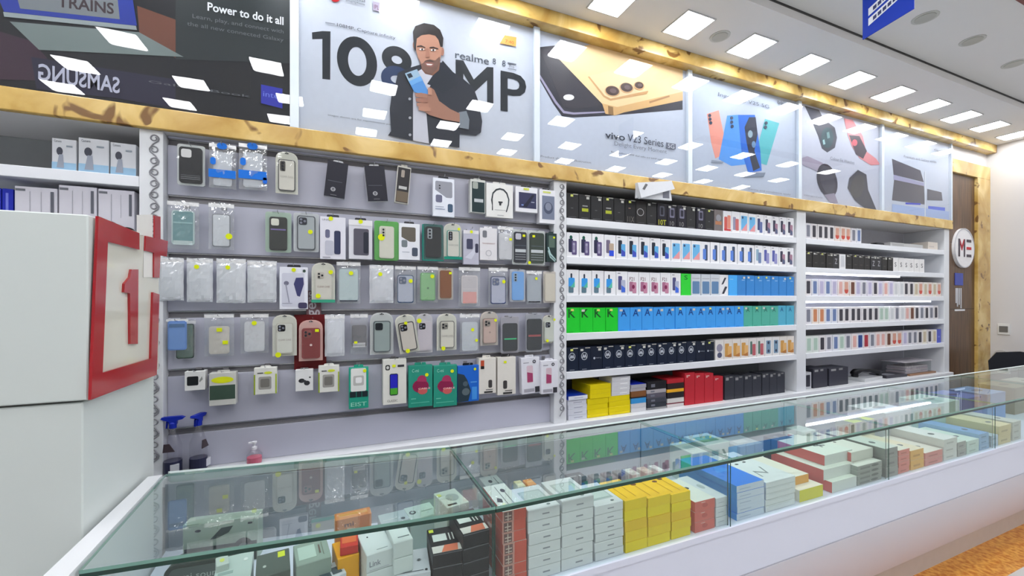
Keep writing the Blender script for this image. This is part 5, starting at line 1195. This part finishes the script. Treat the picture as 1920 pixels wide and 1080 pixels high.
flo = [('d', .5, .5, .34, .16, (150, 40, 84)), ('d', .55, .64, .2, .12, (170, 56, 96)), ('p', [(.15, .5), (.5, .34), (.85, .5), (.7, .6), (.3, .62)], (140, 34, 76)), ('d', .58, .38, .2, .08, (206, 96, 96)), ('t', 'C-mi', .14, .84, .42, .92, (150, 214, 196)), ('t', 'CABLE', .4, .42, .9, .46, (240, 200, 200)), ('r', .1, .1, .86, .12, (90, 190, 166)), ('r', .1, .2, .3, .22, (110, 200, 176))]
hang('box', (766, 680, 811, 763), 'teal box with a crimson flower-like picture, left of the two', 4, col=(44, 150, 128), art=flo, st=[(.75, .72, .010)], dd=.03)
hang('box', (813, 680, 857, 762), 'teal box with a crimson flower-like picture, right of the two', 4, col=(44, 150, 128), art=flo, st=[(.78, .8, .010)], dd=.03)
hang('box', (858, 681, 898, 753), 'bright blue box with a dark gadget picture, lowest row', 4, col=(32, 104, 206), art=[('p', [(0, 0), (.5, .02), (.62, .3), (.45, .6), (.3, .75), (0, .8)], (44, 60, 70)), ('d', .36, .5, .12, .07, (80, 96, 106)), ('d', .38, .28, .18, .1, (96, 110, 116)), ('r', .66, .05, .9, .4, (70, 150, 230)), ('r', .6, .52, .9, .55, (90, 160, 230))], tabcol=(24, 28, 36), st=[(.8, .84, .008)])
sl = lambda x: [('rr', x, .16, x+.22, .38, (70, 66, 66)), ('r', .3, .02, .8, .07, (60, 60, 60)), ('r', .4, .1, .8, .12, (80, 80, 80))]
hang('box', (898, 667, 930, 738), 'slim white box with an orange and black patch at top left', 4, col=(226, 222, 214), art=sl(.55)+[('r', .1, .78, .3, .94, (190, 80, 50)), ('r', .1, .7, .3, .78, (40, 36, 36))], dd=.05)
hang('box', (933, 665, 967, 740), 'slim white box with a yellow tag beside the orange patched one', 4, col=(226, 222, 214), art=sl(.3), dd=.05, tabcol=(50, 50, 50), st=[(.4, .82, .009, 1)])
pk = [('rr', .28, .3, .62, .78, (214, 190, 200)), ('p', [(.3, .32), (.6, .32), (.6, .56), (.3, .6)], (170, 70, 110)), ('o', .7, .88, .09, .05, (70, 70, 78)), ('r', .7, .02, .95, .18, (60, 60, 66)), ('r', .1, .05, .66, .14, (170, 168, 178)), ('r', .1, .85, .4, .87, (150, 150, 160))]
hang('box', (975, 666, 1013, 739), 'white box with a pink phone picture, left of the last two', 4, col=(228, 228, 236), art=pk, dd=.045, tilt=-2)
hang('box', (1015, 672, 1046, 738), 'white box with a pink phone picture touching the carved post', 4, col=(228, 228, 236), art=pk, dd=.03, y=-.04)
# hooks
hk = None
for (x, z, y, ri, lab) in HOOKS:
    L_ = .05-(y-.02)
    b = MB(); b.tube([(0, 0, 0), (0, -L_*.5, -.001), (0, -L_, .002), (0, -L_-.006, .010)], .0018, chrome, n=5)
    b.box(-.012, .012, -.004, 0, -.012, .010, groove, c=.001)
    o = b.build('display_hook', None, (x, .0495, z))
    short = ' '.join(lab.replace(',', '').split()[:9])
    tag(o, 'thin steel hook holding the '+(short[4:] if short.startswith('the ') else short), 'hook', 'display hooks')

# ---- bottles on the ledge
def spray(px, pyb, pyt, flip, label, w=.07):
    y = .0; p = onY(px, pyb, y); q = onY(px, pyt, y); h = q.z-ZL
    t = thing('spray_bottle', label, 'spray bottle', (p.x, .001, ZL+.0003), flip)
    r = w/2
    b = MB(); b.lathe([(r*.95, 0), (r, .01), (r, h*.5), (r*.6, h*.66), (r*.34, h*.74), (r*.34, h*.8)], 0, 0, bottlepl, n=20); b.build('bottle_body', t, smooth=True)
    b = MB(); b.lathe([(r*1.01, h*.04), (r*1.01, h*.24)], 0, 0, C(44, 46, 72), n=20); b.box(0, r*.9, -r*1.02, -r*.7, h*.07, h*.2, C(206, 208, 216)); b.build('dark_label', t)
    b = MB(); b.prism([(-r*.8, h*.42), (r*.5, h*.42), (-r*.1, h*.56), (-r*.7, h*.56)], -r*1.02, -r*.9, C(70, 60, 66)); b.build('printed_logo', t)
    b = MB(); b.lathe([(r*.42, h*.8), (r*.42, h*.88), (r*.3, h*.9)], 0, 0, C(20, 44, 170), n=14)
    b.prism([(-r*1.25, h*.97), (-r*1.15, h*1.0), (r*.9, h*1.0), (r*1.35, h*.975), (r*1.1, h*.945), (r*.5, h*.93), (r*.45, h*.86), (-r*.3, h*.86), (-r*.4, h*.92), (-r*.9, h*.945)], -r*.28, r*.28, C(20, 44, 170))
    b.build('spray_head', t)
    b = MB(); b.prism([(-r*.4, h*.92), (-r*.7, h*.92), (-r*.75, h*.80), (-r*.62, h*.80)], -r*.12, r*.12, C(18, 36, 150)); b.build('trigger', t)
spray(324, 884, 781, 0, 'clear spray bottle with a blue trigger head, left of the two on the ledge')
spray(372, 880, 776, 1.25, 'clear spray bottle with its blue trigger head turned side-on, right of the two')
p = onY(477, 867, 0); t = thing('pump_bottle', 'small clear pump bottle of pink sanitiser on the white ledge', 'bottle', (p.x, .0, ZL+.0003))
b = MB(); b.lathe([(.034, 0), (.036, .012), (.035, .045), (.02, .062), (.014, .07)], 0, 0, bottlepl, n=20); b.build('bottle_body', t, smooth=True)
b = MB(); b.lathe([(.031, .003), (.033, .012), (.032, .034)], 0, 0, C(214, 96, 120), n=20); b.build('pink_liquid', t)
b = MB(); b.lathe([(.012, .07), (.012, .082), (.005, .084), (.005, .098), (.011, .1), (.011, .108)], 0, 0, C(226, 226, 232), n=14); b.box(-.025, .0, -.004, .004, .100, .107, C(226, 226, 232)); b.build('pump_head', t)
# ================================================================== GOODS INSIDE THE GLASS COUNTER
def stack(pxa, pxb, pyt, n, d, kind, desc, yf=-1.290, group='box stacks inside the glass counter', z0=None, colors=None, jit=.002, **k):
    """n equal boxes; front plane yf, top front edge seen at pixel pyt"""
    if pxa < 930: yf = front(XA((pxa+pxb)/2, -1.257))+yf+1.309
    xa, xb = XA(pxa, yf), XA(pxb, yf)
    zt = onY(pxa, pyt, yf).z if pyt else k.pop('zt')
    zt = min(zt, GZ-TH-.008); zb = z0 or BZ+.0003; h = (zt-zb)/n
    for i in range(n):
        pos = 'bottom' if i == 0 else ('top' if i == n-1 else ORD[i]+' from bottom')
        lab = '%s, %s of its stack' % (desc, pos) if n > 1 else desc
        col = colors[i % len(colors)] if colors else k.get('col', (220, 222, 226))
        kw = {q: v for q, v in k.items() if q in ('art', 'colf', 'colt', 'coll', 'sideart')}
        if i == n-1 and k.get('top'): kw['topart'] = k['top']
        carton(kind, lab, 'box', xb-xa-.003, d*.866, h-.0008, col, ((xa+xb)/2+rnd.uniform(-jit, jit), yf+rnd.uniform(0, jit), zb+h*i), k.get('rotz', 0), group=group, **kw)
    return zt
cblack = [('r', .05, .05, .95, .93, (206, 208, 210))]
# --- unit 2: white, yellow, red (x 936..1375)
redbar = [('r', 0, .0, .48, 1, (206, 150, 140)), ('r', .06, .08, .40, .92, (120, 90, 90)), ('r', .10, .2, .36, .28, (210, 190, 180)), ('r', .10, .5, .36, .6, (210, 190, 180)), ('r', .2, .1, .24, .9, (210, 190, 180))]
stack(942, 988, 960, 7, .20, 'earphone_box', 'white topped red box with barcode front', col=(206, 92, 76), art=redbar, colt=(226, 230, 226), colf=(206, 92, 76), coll=(206, 92, 76),
      top=[('p', [(.1, .35), (.3, .3), (.36, .42), (.2, .5)], (30, 34, 40)), ('d', .66, .72, .1, .07, (40, 44, 50)), ('r', .44, .05, .46, .9, (90, 94, 96)), ('r', .68, .05, .70, .7, (90, 94, 96))], yf=-1.287)
wl = [('r', .44, .42, .66, .54, (150, 152, 162))]
wtop = [('r', .14, .22, .86, .78, (170, 182, 182)), ('d', .7, .1, .06, .03, (120, 130, 132)), ('r', .2, .28, .8, .72, (192, 204, 202))]
stack(990, 1052, 958, 6, .17, 'cable_box', 'plain white box with a small grey mark, left column', art=wl, top=wtop)
stack(1053.5, 1114, 941, 6, .17, 'cable_box', 'plain white box with a small grey mark, middle column', art=wl, top=wtop)
stack(1115.5, 1170, 950, 6, .17, 'cable_box', 'plain white box with a small grey mark, right column', art=wl, top=wtop)
for i, (a, b_, y_) in enumerate(((1172, 1214, 940), (1215, 1258, 935), (1259, 1296, 928))):
    stack(a, b_, y_, 5, .17, 'earphone_box', 'bright yellow box in the %s yellow column' % ['left', 'middle', 'right'][i], colors=[(240, 214, 20), (238, 206, 24), (236, 196, 26)], colt=(250, 200, 20), colf=None,
          top=[('d', .25, .72, .12, .05, (110, 60, 20)), ('d', .62, .78, .12, .05, (110, 60, 20)), ('r', .22, .1, .24, .66, (200, 150, 20)), ('r', .62, .1, .64, .72, (200, 150, 20))])
stack(1303, 1341, 942, 3, .20, 'earphone_box', 'coral red box beside the yellow columns', col=(214, 110, 100), art=[('d', .5, .5, .14, .2, (190, 90, 80)), ('r', .3, .8, .5, .86, (236, 200, 190))], colt=(226, 228, 222), coll=(214, 110, 100),
      top=[('d', .3, .7, .12, .05, (60, 64, 66)), ('d', .6, .55, .1, .05, (60, 64, 66))])
stack(1342, 1364, 935, 3, .22, 'earphone_box', 'pale white box squeezed against the glass joint', col=(210, 216, 222), top=[('d', .5, .5, .2, .1, (170, 180, 184))], art=[('r', .2, .45, .7, .5, (170, 176, 190))])
# --- unit 3
stack(1382, 1434, 912, 5, .33, 'charger_box', 'white fronted box with a blue top and sides', col=(60, 140, 226), colf=(206, 216, 232), colt=(46, 128, 232), coll=(72, 150, 222), art=[('r', .1, .4, .5, .5, (170, 184, 210))],
      top=[('p', [(.2, .4), (.8, .4), (.5, .6)], (60, 146, 240))])
stack(1436, 1492, 905, 5, .33, 'charger_box', 'white box with a cable drawing on its lid', col=(222, 226, 228), art=[('r', .1, .8, .8, .84, (190, 196, 204))],
      top=[('p', [(.25, .15), (.3, .3), (.55, .2), (.7, .4), (.68, .42), (.54, .24), (.3, .34), (.22, .16)], (120, 128, 130)), ('d', .3, .6, .05, .02, (70, 74, 78)), ('d', .6, .62, .05, .02, (70, 74, 78)), ('d', .75, .8, .05, .02, (70, 74, 78))])
xa, xb = XA(1499, -1.287), XA(1543, -1.287)
carton('cable_box', 'white topped box with a lime yellow front next to the white stack', 'box', xb-xa, .173, .048, (226, 222, 210), ((xa+xb)/2, -1.287, BZ+.0004), colf=(222, 214, 60), colt=(232, 226, 212))
carton('cable_box', 'white topped box with an orange front on the lime one', 'box', (xb-xa)*.82, .216, .035, (226, 222, 210), ((xa+xb)/2-.017, -1.248, BZ+.0490), colf=(236, 172, 70), colt=(232, 228, 214), topart=[('d', .3, .8, .06, .03, (80, 80, 80))])
for i, (a, b_, dy) in enumerate(((1560, 1606, 0), (1544, 1600, .026), (1546, 1598, .052))):
    yf = -1.287+dy; xa, xb = XA(a, yf), XA(b_, yf)
    carton('earphone_box', 'white box with coral red sides, %s of the staggered three' % ['bottom', 'middle', 'top'][i], 'box', xb-xa, .235, .045, (206, 110, 106), ((xa+xb)/2, yf, BZ+.0004+.0456*i), colf=(218, 222, 218), colt=(222, 228, 218), coll=(206, 104, 100),
           topart=[('p', [(.4, .4), (.7, .34), (.72, .38), (.42, .44)], (70, 74, 76)), ('p', [(.5, .3), (.55, .3), (.6, .5), (.56, .5)], (90, 94, 96))] if i == 2 else None)
GRYT = stack(1608, 1654, 875, 4, .20, 'gadget_box', 'grey box with dark print near the glass joint', col=(150, 156, 150), colf=(150, 154, 148), colt=(216, 218, 210), art=[('r', .1, .2, .5, .6, (120, 124, 118)), ('d', .7, .5, .15, .25, (96, 100, 96))])
xa, xb = XA(1596, -1.25), 2.325
carton('gadget_box', 'white box with red edge lying on the grey boxes', 'box', xb-xa, .29, .043, (206, 120, 112), ((xa+xb)/2, -1.25, GRYT+.0006), colf=(216, 216, 206), colt=(224, 224, 214), coll=(206, 110, 104), topart=[('r', .6, .7, .8, .76, (80, 60, 60)), ('d', .5, .4, .05, .02, (60, 60, 60))])
# --- unit 4 and beyond
spec = [(1661, 1684, 842, 3, (150, 150, 146), (214, 216, 210), 'dull grey box just past the second glass joint'), (1685, 1706, 845, 4, (222, 130, 118), (226, 220, 206), 'salmon red patterned box near the orange one'),
        (1708, 1733, 846, 2, (232, 176, 84), (230, 214, 190), 'orange box between the two salmon red stacks'), (1735, 1768, 850, 2, (220, 140, 132), (226, 218, 210), 'salmon pink box right of the orange box'),
        (1770, 1795, 825, 3, (216, 216, 212), (224, 224, 224), 'pale white box with a rounded dark mark on top'), (1796, 1812, 830, 2, (160, 160, 156), (206, 214, 206), 'grey box between pale boxes'),
        (1813, 1836, 828, 2, (204, 222, 214), (206, 222, 214), 'pale mint box'), (1837, 1855, 815, 3, (150, 186, 222), (130, 166, 214), 'sky blue box near the far end'), (1859, 1872, 818, 2, (190, 206, 226), (190, 206, 226), 'pale blue box near the far end'),
        (1873, 1896, 800, 2, (222, 206, 160), (230, 214, 176), 'cream and tan box near the far end'), (1899, 1915, 792, 3, (206, 206, 200), (206, 206, 200), 'whitish box at the right frame edge')]
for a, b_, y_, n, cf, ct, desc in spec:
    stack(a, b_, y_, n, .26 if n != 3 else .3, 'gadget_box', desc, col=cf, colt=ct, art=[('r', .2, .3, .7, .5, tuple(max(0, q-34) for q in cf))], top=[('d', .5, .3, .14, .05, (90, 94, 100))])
carton('tape_box', 'lime yellow ring-topped box behind the salmon boxes', 'box', .19, .09, .173, (190, 190, 180), (2.62, -1.066, BZ+.0004), colt=(214, 224, 60), topart=[('d', .5, .5, .25, .2, (120, 124, 70))])
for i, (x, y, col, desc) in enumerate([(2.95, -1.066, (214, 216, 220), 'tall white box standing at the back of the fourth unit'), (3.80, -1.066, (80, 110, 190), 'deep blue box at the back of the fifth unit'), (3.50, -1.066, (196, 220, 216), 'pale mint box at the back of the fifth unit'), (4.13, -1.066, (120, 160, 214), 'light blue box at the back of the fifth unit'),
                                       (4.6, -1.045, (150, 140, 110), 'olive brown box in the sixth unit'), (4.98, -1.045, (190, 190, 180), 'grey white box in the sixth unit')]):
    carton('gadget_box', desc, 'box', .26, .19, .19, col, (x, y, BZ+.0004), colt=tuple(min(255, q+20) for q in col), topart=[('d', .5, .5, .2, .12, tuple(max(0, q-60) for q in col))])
# back row in units 2/3, seen through the top
def backbox(pxa, pxb, py, z, d, col, label, cat='box', kind='gadget_box', topart=None, h=None, rotz=0, art=None, **k):
    z = 1.62-.866*(1.62-z); d *= .866
    p = onZ(pxa, py, z); q = onZ(pxb, py, z); x0, x1 = p.x, q.x
    yy = max(min(p.y, q.y), -1.274); 
    if yy+d > rear(x0)-.02: yy = rear(x0)-.02-d
    zb = BZ+.0004 if h is None else z-h
    return carton(kind, label, cat, abs(x1-x0), d, z-zb, col, ((x0+x1)/2, yy, zb), rotz, art, topart, group=None, **k)
backbox(905, 945, 905, .80, .12, (170, 178, 176), 'grey box with small dark drawing behind the first glass joint', topart=[('d', .4, .5, .1, .12, (60, 64, 66)), ('r', .7, .2, .74, .8, (110, 114, 114))])
backbox(970, 986, 910, .80, .06, (226, 218, 170), 'small cream box behind the white columns', topart=[('r', .1, .2, .9, .4, (240, 232, 190))])
backbox(987, 1006, 907, .80, .06, (240, 160, 80), 'small orange box behind the white columns', topart=[('r', .2, .4, .9, .6, (246, 190, 120))])
backbox(1068, 1105, 897, .82, .08, (50, 54, 58), 'small black box with white dots behind the white columns', topart=[('r', .1, .5, .5, .62, (150, 150, 150)), ('d', .7, .5, .06, .1, (206, 206, 206))])
for i, (a, b_, c_) in enumerate(((1112, 1136, (90, 90, 90)), (1137, 1158, (106, 92, 96)), (1160, 1178, (84, 84, 80)), (1180, 1200, (206, 206, 200)), (1206, 1226, (206, 190, 176)), (1230, 1246, (226, 228, 228)))):
    backbox(a, b_, 898-i*3.4, .80, .07, c_, ['dark grey gadget box behind the yellow columns, leftmost', 'brown grey gadget box behind the yellow columns', 'olive black gadget box behind the yellow columns', 'white gadget box behind the yellow columns', 'beige gadget box behind the yellow columns', 'bright white gadget box behind the yellow columns, rightmost'][i], topart=[('r', .2, .3, .7, .6, tuple(min(255, q+30) for q in c_))])
backbox(1290, 1355, 822, .83, .16, (196, 212, 206), 'pale mint box with a green screen picture at the back of the third unit', topart=[('r', .15, .25, .8, .75, (100, 150, 120)), ('r', .2, .3, .5, .7, (130, 180, 146))])
backbox(1285, 1330, 845, .83, .16, (206, 216, 210), 'pale box in front of the mint one at the back of the third unit', topart=[('r', .2, .3, .7, .6, (170, 190, 186))])
backbox(1365, 1430, 830, .82, .14, (170, 178, 186), 'grey white box at the back of the third unit', topart=[('r', .2, .3, .7, .6, (200, 206, 210))])
backbox(1438, 1486, 820, .82, .08, (60, 66, 80), 'dark navy box at the back of the third unit', topart=[('d', .4, .5, .1, .2, (120, 130, 150))])
backbox(1490, 1530, 806, .84, .10, (200, 212, 208), 'long pale box at the back of the third unit near the joint', topart=[('r', .1, .3, .9, .7, (184, 200, 196))])

# --- unit 1: the left angled unit. items are placed on their own top plane
def topbox(corners_px, z, h, col, label, kind='gadget_box', topart=None, art=None, n=1, colt=None, cat='box', group=None, colf=None, names=None):
    """front-left and front-right corner pixels of the lid + depth; stands on the deck or on a pile of n"""
    (xa, ya), (xb, yb), d = corners_px
    z = 1.62-.866*(1.62-z); d *= .866; h *= .866
    for _ in range(60):
        p, q = onZ(xa, ya, z), onZ(xb, yb, z)
        if p.y > front(p.x)+.016 and q.y > front(q.x)+.016: break
        z -= .002
    ang = math.atan2(q.y-p.y, q.x-p.x); w = (q-p).length
    m = (p+q)/2
    hh = h
    for i in range(n):
        zb = z-hh*(i+1)
        if i == n-1 and zb < BZ+.004: zb = BZ+.0003; 
        if zb < BZ: zb = BZ+.0003
        top_ = z-hh*i
        pos = 'top' if i == 0 else ('bottom' if i == n-1 else ORD[n-1-i]+' from bottom')
        lab = label if n == 1 else '%s, %s of its pile' % (label, pos)
        carton(kind, lab, cat, w-.001, d, top_-zb-.0008, col, (m.x, m.y, zb), ang, art, topart if i == 0 else None, group=group, colt=colt, colf=colf)
        if zb <= BZ+.001: break
blk = (27, 28, 34)
btop = [('r', .12, .45, .60, .72, (214, 218, 216)), ('r', .02, .02, .98, .26, (222, 216, 212)), ('p', [(.3, .02), (.85, .02), (.9, .26), (.45, .26)], (222, 120, 90)), ('r', .68, .42, .72, .7, (226, 226, 222)), ('r', .80, .42, .84, .7, (226, 226, 222)), ('r', .04, .8, .2, .92, (214, 224, 70))]
topbox(((811, 1040), (868, 1029), .15), .865, .042, blk, 'black charger box with orange-tagged lid, left pile', 'charger_box', btop, [('r', .02, .9, .98, .96, (96, 98, 104))], n=5, group='black charger boxes in the left unit')
topbox(((868, 1003), (918, 990), .15), .885, .045, blk, 'black charger box with orange-tagged lid, right pile', 'charger_box', btop, [('r', .02, .9, .98, .96, (96, 98, 104))], n=5, group='black charger boxes in the left unit')
topbox(((742, 1082), (808, 1070), .13), .845, .06, (206, 208, 216), 'white box with grey line drawing beside black boxes', 'earphone_box', [('d', .14, .82, .08, .06, (50, 54, 60)), ('d', .3, .8, .07, .06, (214, 220, 110)), ('r', .1, .08, .8, .10, (90, 96, 104)), ('d', .88, .08, .04, .04, (60, 64, 70)), ('r', .2, .4, .24, .44, (110, 116, 124)), ('d', .7, .5, .05, .04, (80, 86, 92))], [('r', .1, .3, .5, .4, (150, 152, 160))], n=3)
topbox(((687, 1042), (740, 1025), .14), .875, .055, (216, 222, 224), 'tall white box pile with faint lettering on its front', 'earphone_box', [('r', .4, .1, .8, .12, (150, 160, 164)), ('d', .3, .7, .03, .03, (60, 70, 80))], [('t', 'Link', .1, .3, .5, .6, (130, 134, 146)), ('r', .1, .1, .8, .14, (196, 198, 206))], n=4)
topbox(((738, 1019), (775, 1009), .12), .872, .05, (212, 220, 220), 'white box with printed line behind tall white pile', 'earphone_box', [('r', .3, .2, .9, .24, (110, 120, 124)), ('d', .2, .8, .03, .03, (60, 66, 70))], n=4)
topbox(((633, 1049), (674, 1036), .10), .83, .17, (250, 176, 20), 'orange yellow box standing under the red one', 'earphone_box', [('r', .2, .3, .8, .6, (240, 190, 60))], [('r', .2, .3, .7, .34, (214, 140, 20))])
topbox(((637, 1027), (672, 1020), .10), .858, .027, (206, 52, 40), 'red box lying on the orange yellow one', 'earphone_box', [('r', .1, .2, .9, .8, (226, 110, 60))])
topbox(((628, 976), (697, 961), .05), .86, .15, (226, 140, 70), 'orange gift-like box with a cream oval behind the red box', 'gadget_box', [('r', .1, .3, .9, .7, (236, 170, 90))], [('d', .4, .6, .2, .16, (222, 196, 160)), ('r', .5, .2, .9, .5, (236, 150, 50)), ('t', 'mi', .25, .8, .5, .9, (120, 60, 40))])
topbox(((590, 1095), (650, 1072), .075), .86, .06, (206, 212, 220), 'white box with dark grey squares on lid', 'gadget_box', [('r', .2, .1, .55, .55, (70, 88, 96)), ('r', .6, .14, .9, .6, (70, 88, 96)), ('r', .25, .75, .7, .82, (150, 156, 170))], n=3)
topbox(((555, 1062), (622, 1042), .12), .845, .18, (150, 166, 156), 'grey green box with faint lettering left of the orange box', 'gadget_box', [('r', .1, .2, .6, .8, (186, 206, 196)), ('r', .7, .3, .74, .7, (110, 90, 84)), ('r', .8, .2, .82, .8, (130, 134, 120))], [('r', .1, .6, .8, .64, (120, 130, 124))])
topbox(((478, 1085), (545, 1066), .12), .835, .17, (88, 98, 92), 'dark olive box with a yellow square tag', 'gadget_box', [('r', .64, .66, .86, .92, (222, 230, 60)), ('d', .25, .4, .05, .05, (190, 196, 190))], [('r', .2, .3, .6, .34, (150, 156, 150))])
topbox(((395, 1100), (470, 1080), .14), .84, .18, (190, 204, 200), 'pale grey box leaning at the bottom edge of the frame', 'gadget_box', [('r', .1, .3, .5, .4, (150, 170, 166)), ('d', .8, .7, .06, .06, (226, 230, 228))])
topbox(((715, 985), (768, 972), .08), .80, .14, (176, 190, 196), 'grey white box with a printed ring at the back', 'gadget_box', [('d', .8, .2, .08, .1, (60, 70, 70)), ('r', .1, .3, .6, .36, (206, 214, 216))])
topbox(((770, 975), (822, 961), .10), .80, .14, (190, 208, 204), 'pale box with a dark ring print at the back', 'gadget_box', [('d', .2, .5, .12, .14, (40, 50, 50)), ('d', .2, .5, .06, .07, (190, 208, 204)), ('r', .5, .4, .9, .44, (150, 166, 160))])
topbox(((838, 952), (880, 940), .13), .875, .21, (206, 218, 208), 'cream box with a round printed speaker, tallest at the back', 'gadget_box', [('d', .55, .5, .28, .22, (160, 172, 166)), ('r', .04, .7, .2, .86, (214, 222, 120)), ('r', .1, .06, .5, .14, (50, 60, 56))])
topbox(((405, 1062), (430, 1054), .05), .86, .2, (196, 206, 200), 'small crumpled white bag with a yellow tag', 'paper_bag', [('d', .5, .5, .2, .2, (214, 220, 110))], cat='bag')
# big headset box standing at the back left with the dark gadget in front
p = onY(425, 1000, rear(-.2)-.10)
t = carton('headset_box', 'pale green box with a round dark speaker printed, back left of the counter', 'box', .205, .05, .138, (176, 190, 178), (-.33, rear(-.33)-.14, BZ+.0004), -.127,
           art=[('r', .02, .02, .98, .46, (70, 78, 74)), ('p', [(.35, .6), (.5, .84), (.66, .86), (.6, .72), (.45, .62)], (60, 76, 70)), ('d', .80, .3, .14, .26, (60, 66, 64)), ('d', .80, .3, .08, .14, (120, 130, 124)), ('r', .86, .86, .92, .9, (60, 66, 66)), ('t', 'BoomAudio', .1, .12, .6, .34, (160, 168, 160)), ('d', .2, .84, .04, .03, (70, 76, 72))])
t = thing('speaker', 'dark oval bluetooth-style speaker with a yellow tag in front of the pale green box', 'speaker', (-.36, rear(-.36)-.195, BZ+.0004), -.1)
b = MB(); b.rrect(-.09, .09, 0, .066, .028, -.03, .03, C(58, 66, 62), n=6); b.build('housing', t)
b = MB(); b.rrect(-.078, .078, .010, .056, .02, -.033, -.03, C(84, 92, 88), n=6); b.text('mi sound', -.045, .055, .022, .040, -.0334, 0, C(170, 176, 170)); b.build('grille', t)
b = MB(); b.box(-.02, .03, -.02, .01, 0.066, .0675, C(222, 230, 60)); b.build('price_sticker', t)
carton('leaflet_stack', 'white leaflets lying flat in the left corner of the counter', 'leaflets', .21, .10, .010, (206, 214, 208), (-.37, front(-.37)+.10, BZ+.0004), -.1)
t = thing('charging_cable', 'white earphone cable loosely coiled on the deck of the left unit', 'cable', (.02, -1.015, BZ+.004))
b = MB(); b.tube([(.06*math.cos(a*.6)+.01*a, .035*math.sin(a*.6)+.004*a, .0005*a) for a in range(24)], .0028, C(214, 218, 220), n=6); b.build('cable', t, smooth=True)

# ================================================================== FAR END: black chair back seen over the counter
t = thing('office_chair', 'black padded chair seen over the far right end of the counter', 'chair', (6.86, -.36, 0), -1.25)
b = MB()
pts = [(-.22, 0, .72), (-.23, 0, .92), (-.17, .0, 1.02), (.0, .0, 1.045), (.17, 0, 1.02), (.23, 0, .92), (.22, 0, .72)]
b.prism([(p[0], p[2]) for p in pts], -.04, .03, C(30, 32, 38)); b.build('backrest', t)
b = MB(); b.box(-.24, .24, -.46, -.04, .44, .52, C(36, 38, 44), c=.03); b.build('seat', t)
b = MB(); b.tube([(0, -.24, .10), (0, -.24, .44)], .03, chrome, n=10); b.tube([(0, .035, .9), (0, .05, .5), (0, -.1, .45)], .018, chrome, n=8); b.build('stem', t)
for q in range(5):
    b = MB(); a = 2*PI*q/5; b.tube([(0, -.24, .12), (.28*math.cos(a), -.24+.28*math.sin(a), .05)], .018, C(50, 50, 54), n=8); b.lathe([(.024, 0), (.03, .02), (.024, .04)], .28*math.cos(a), -.24+.28*math.sin(a), C(30, 30, 32), n=10); b.build('leg', t)
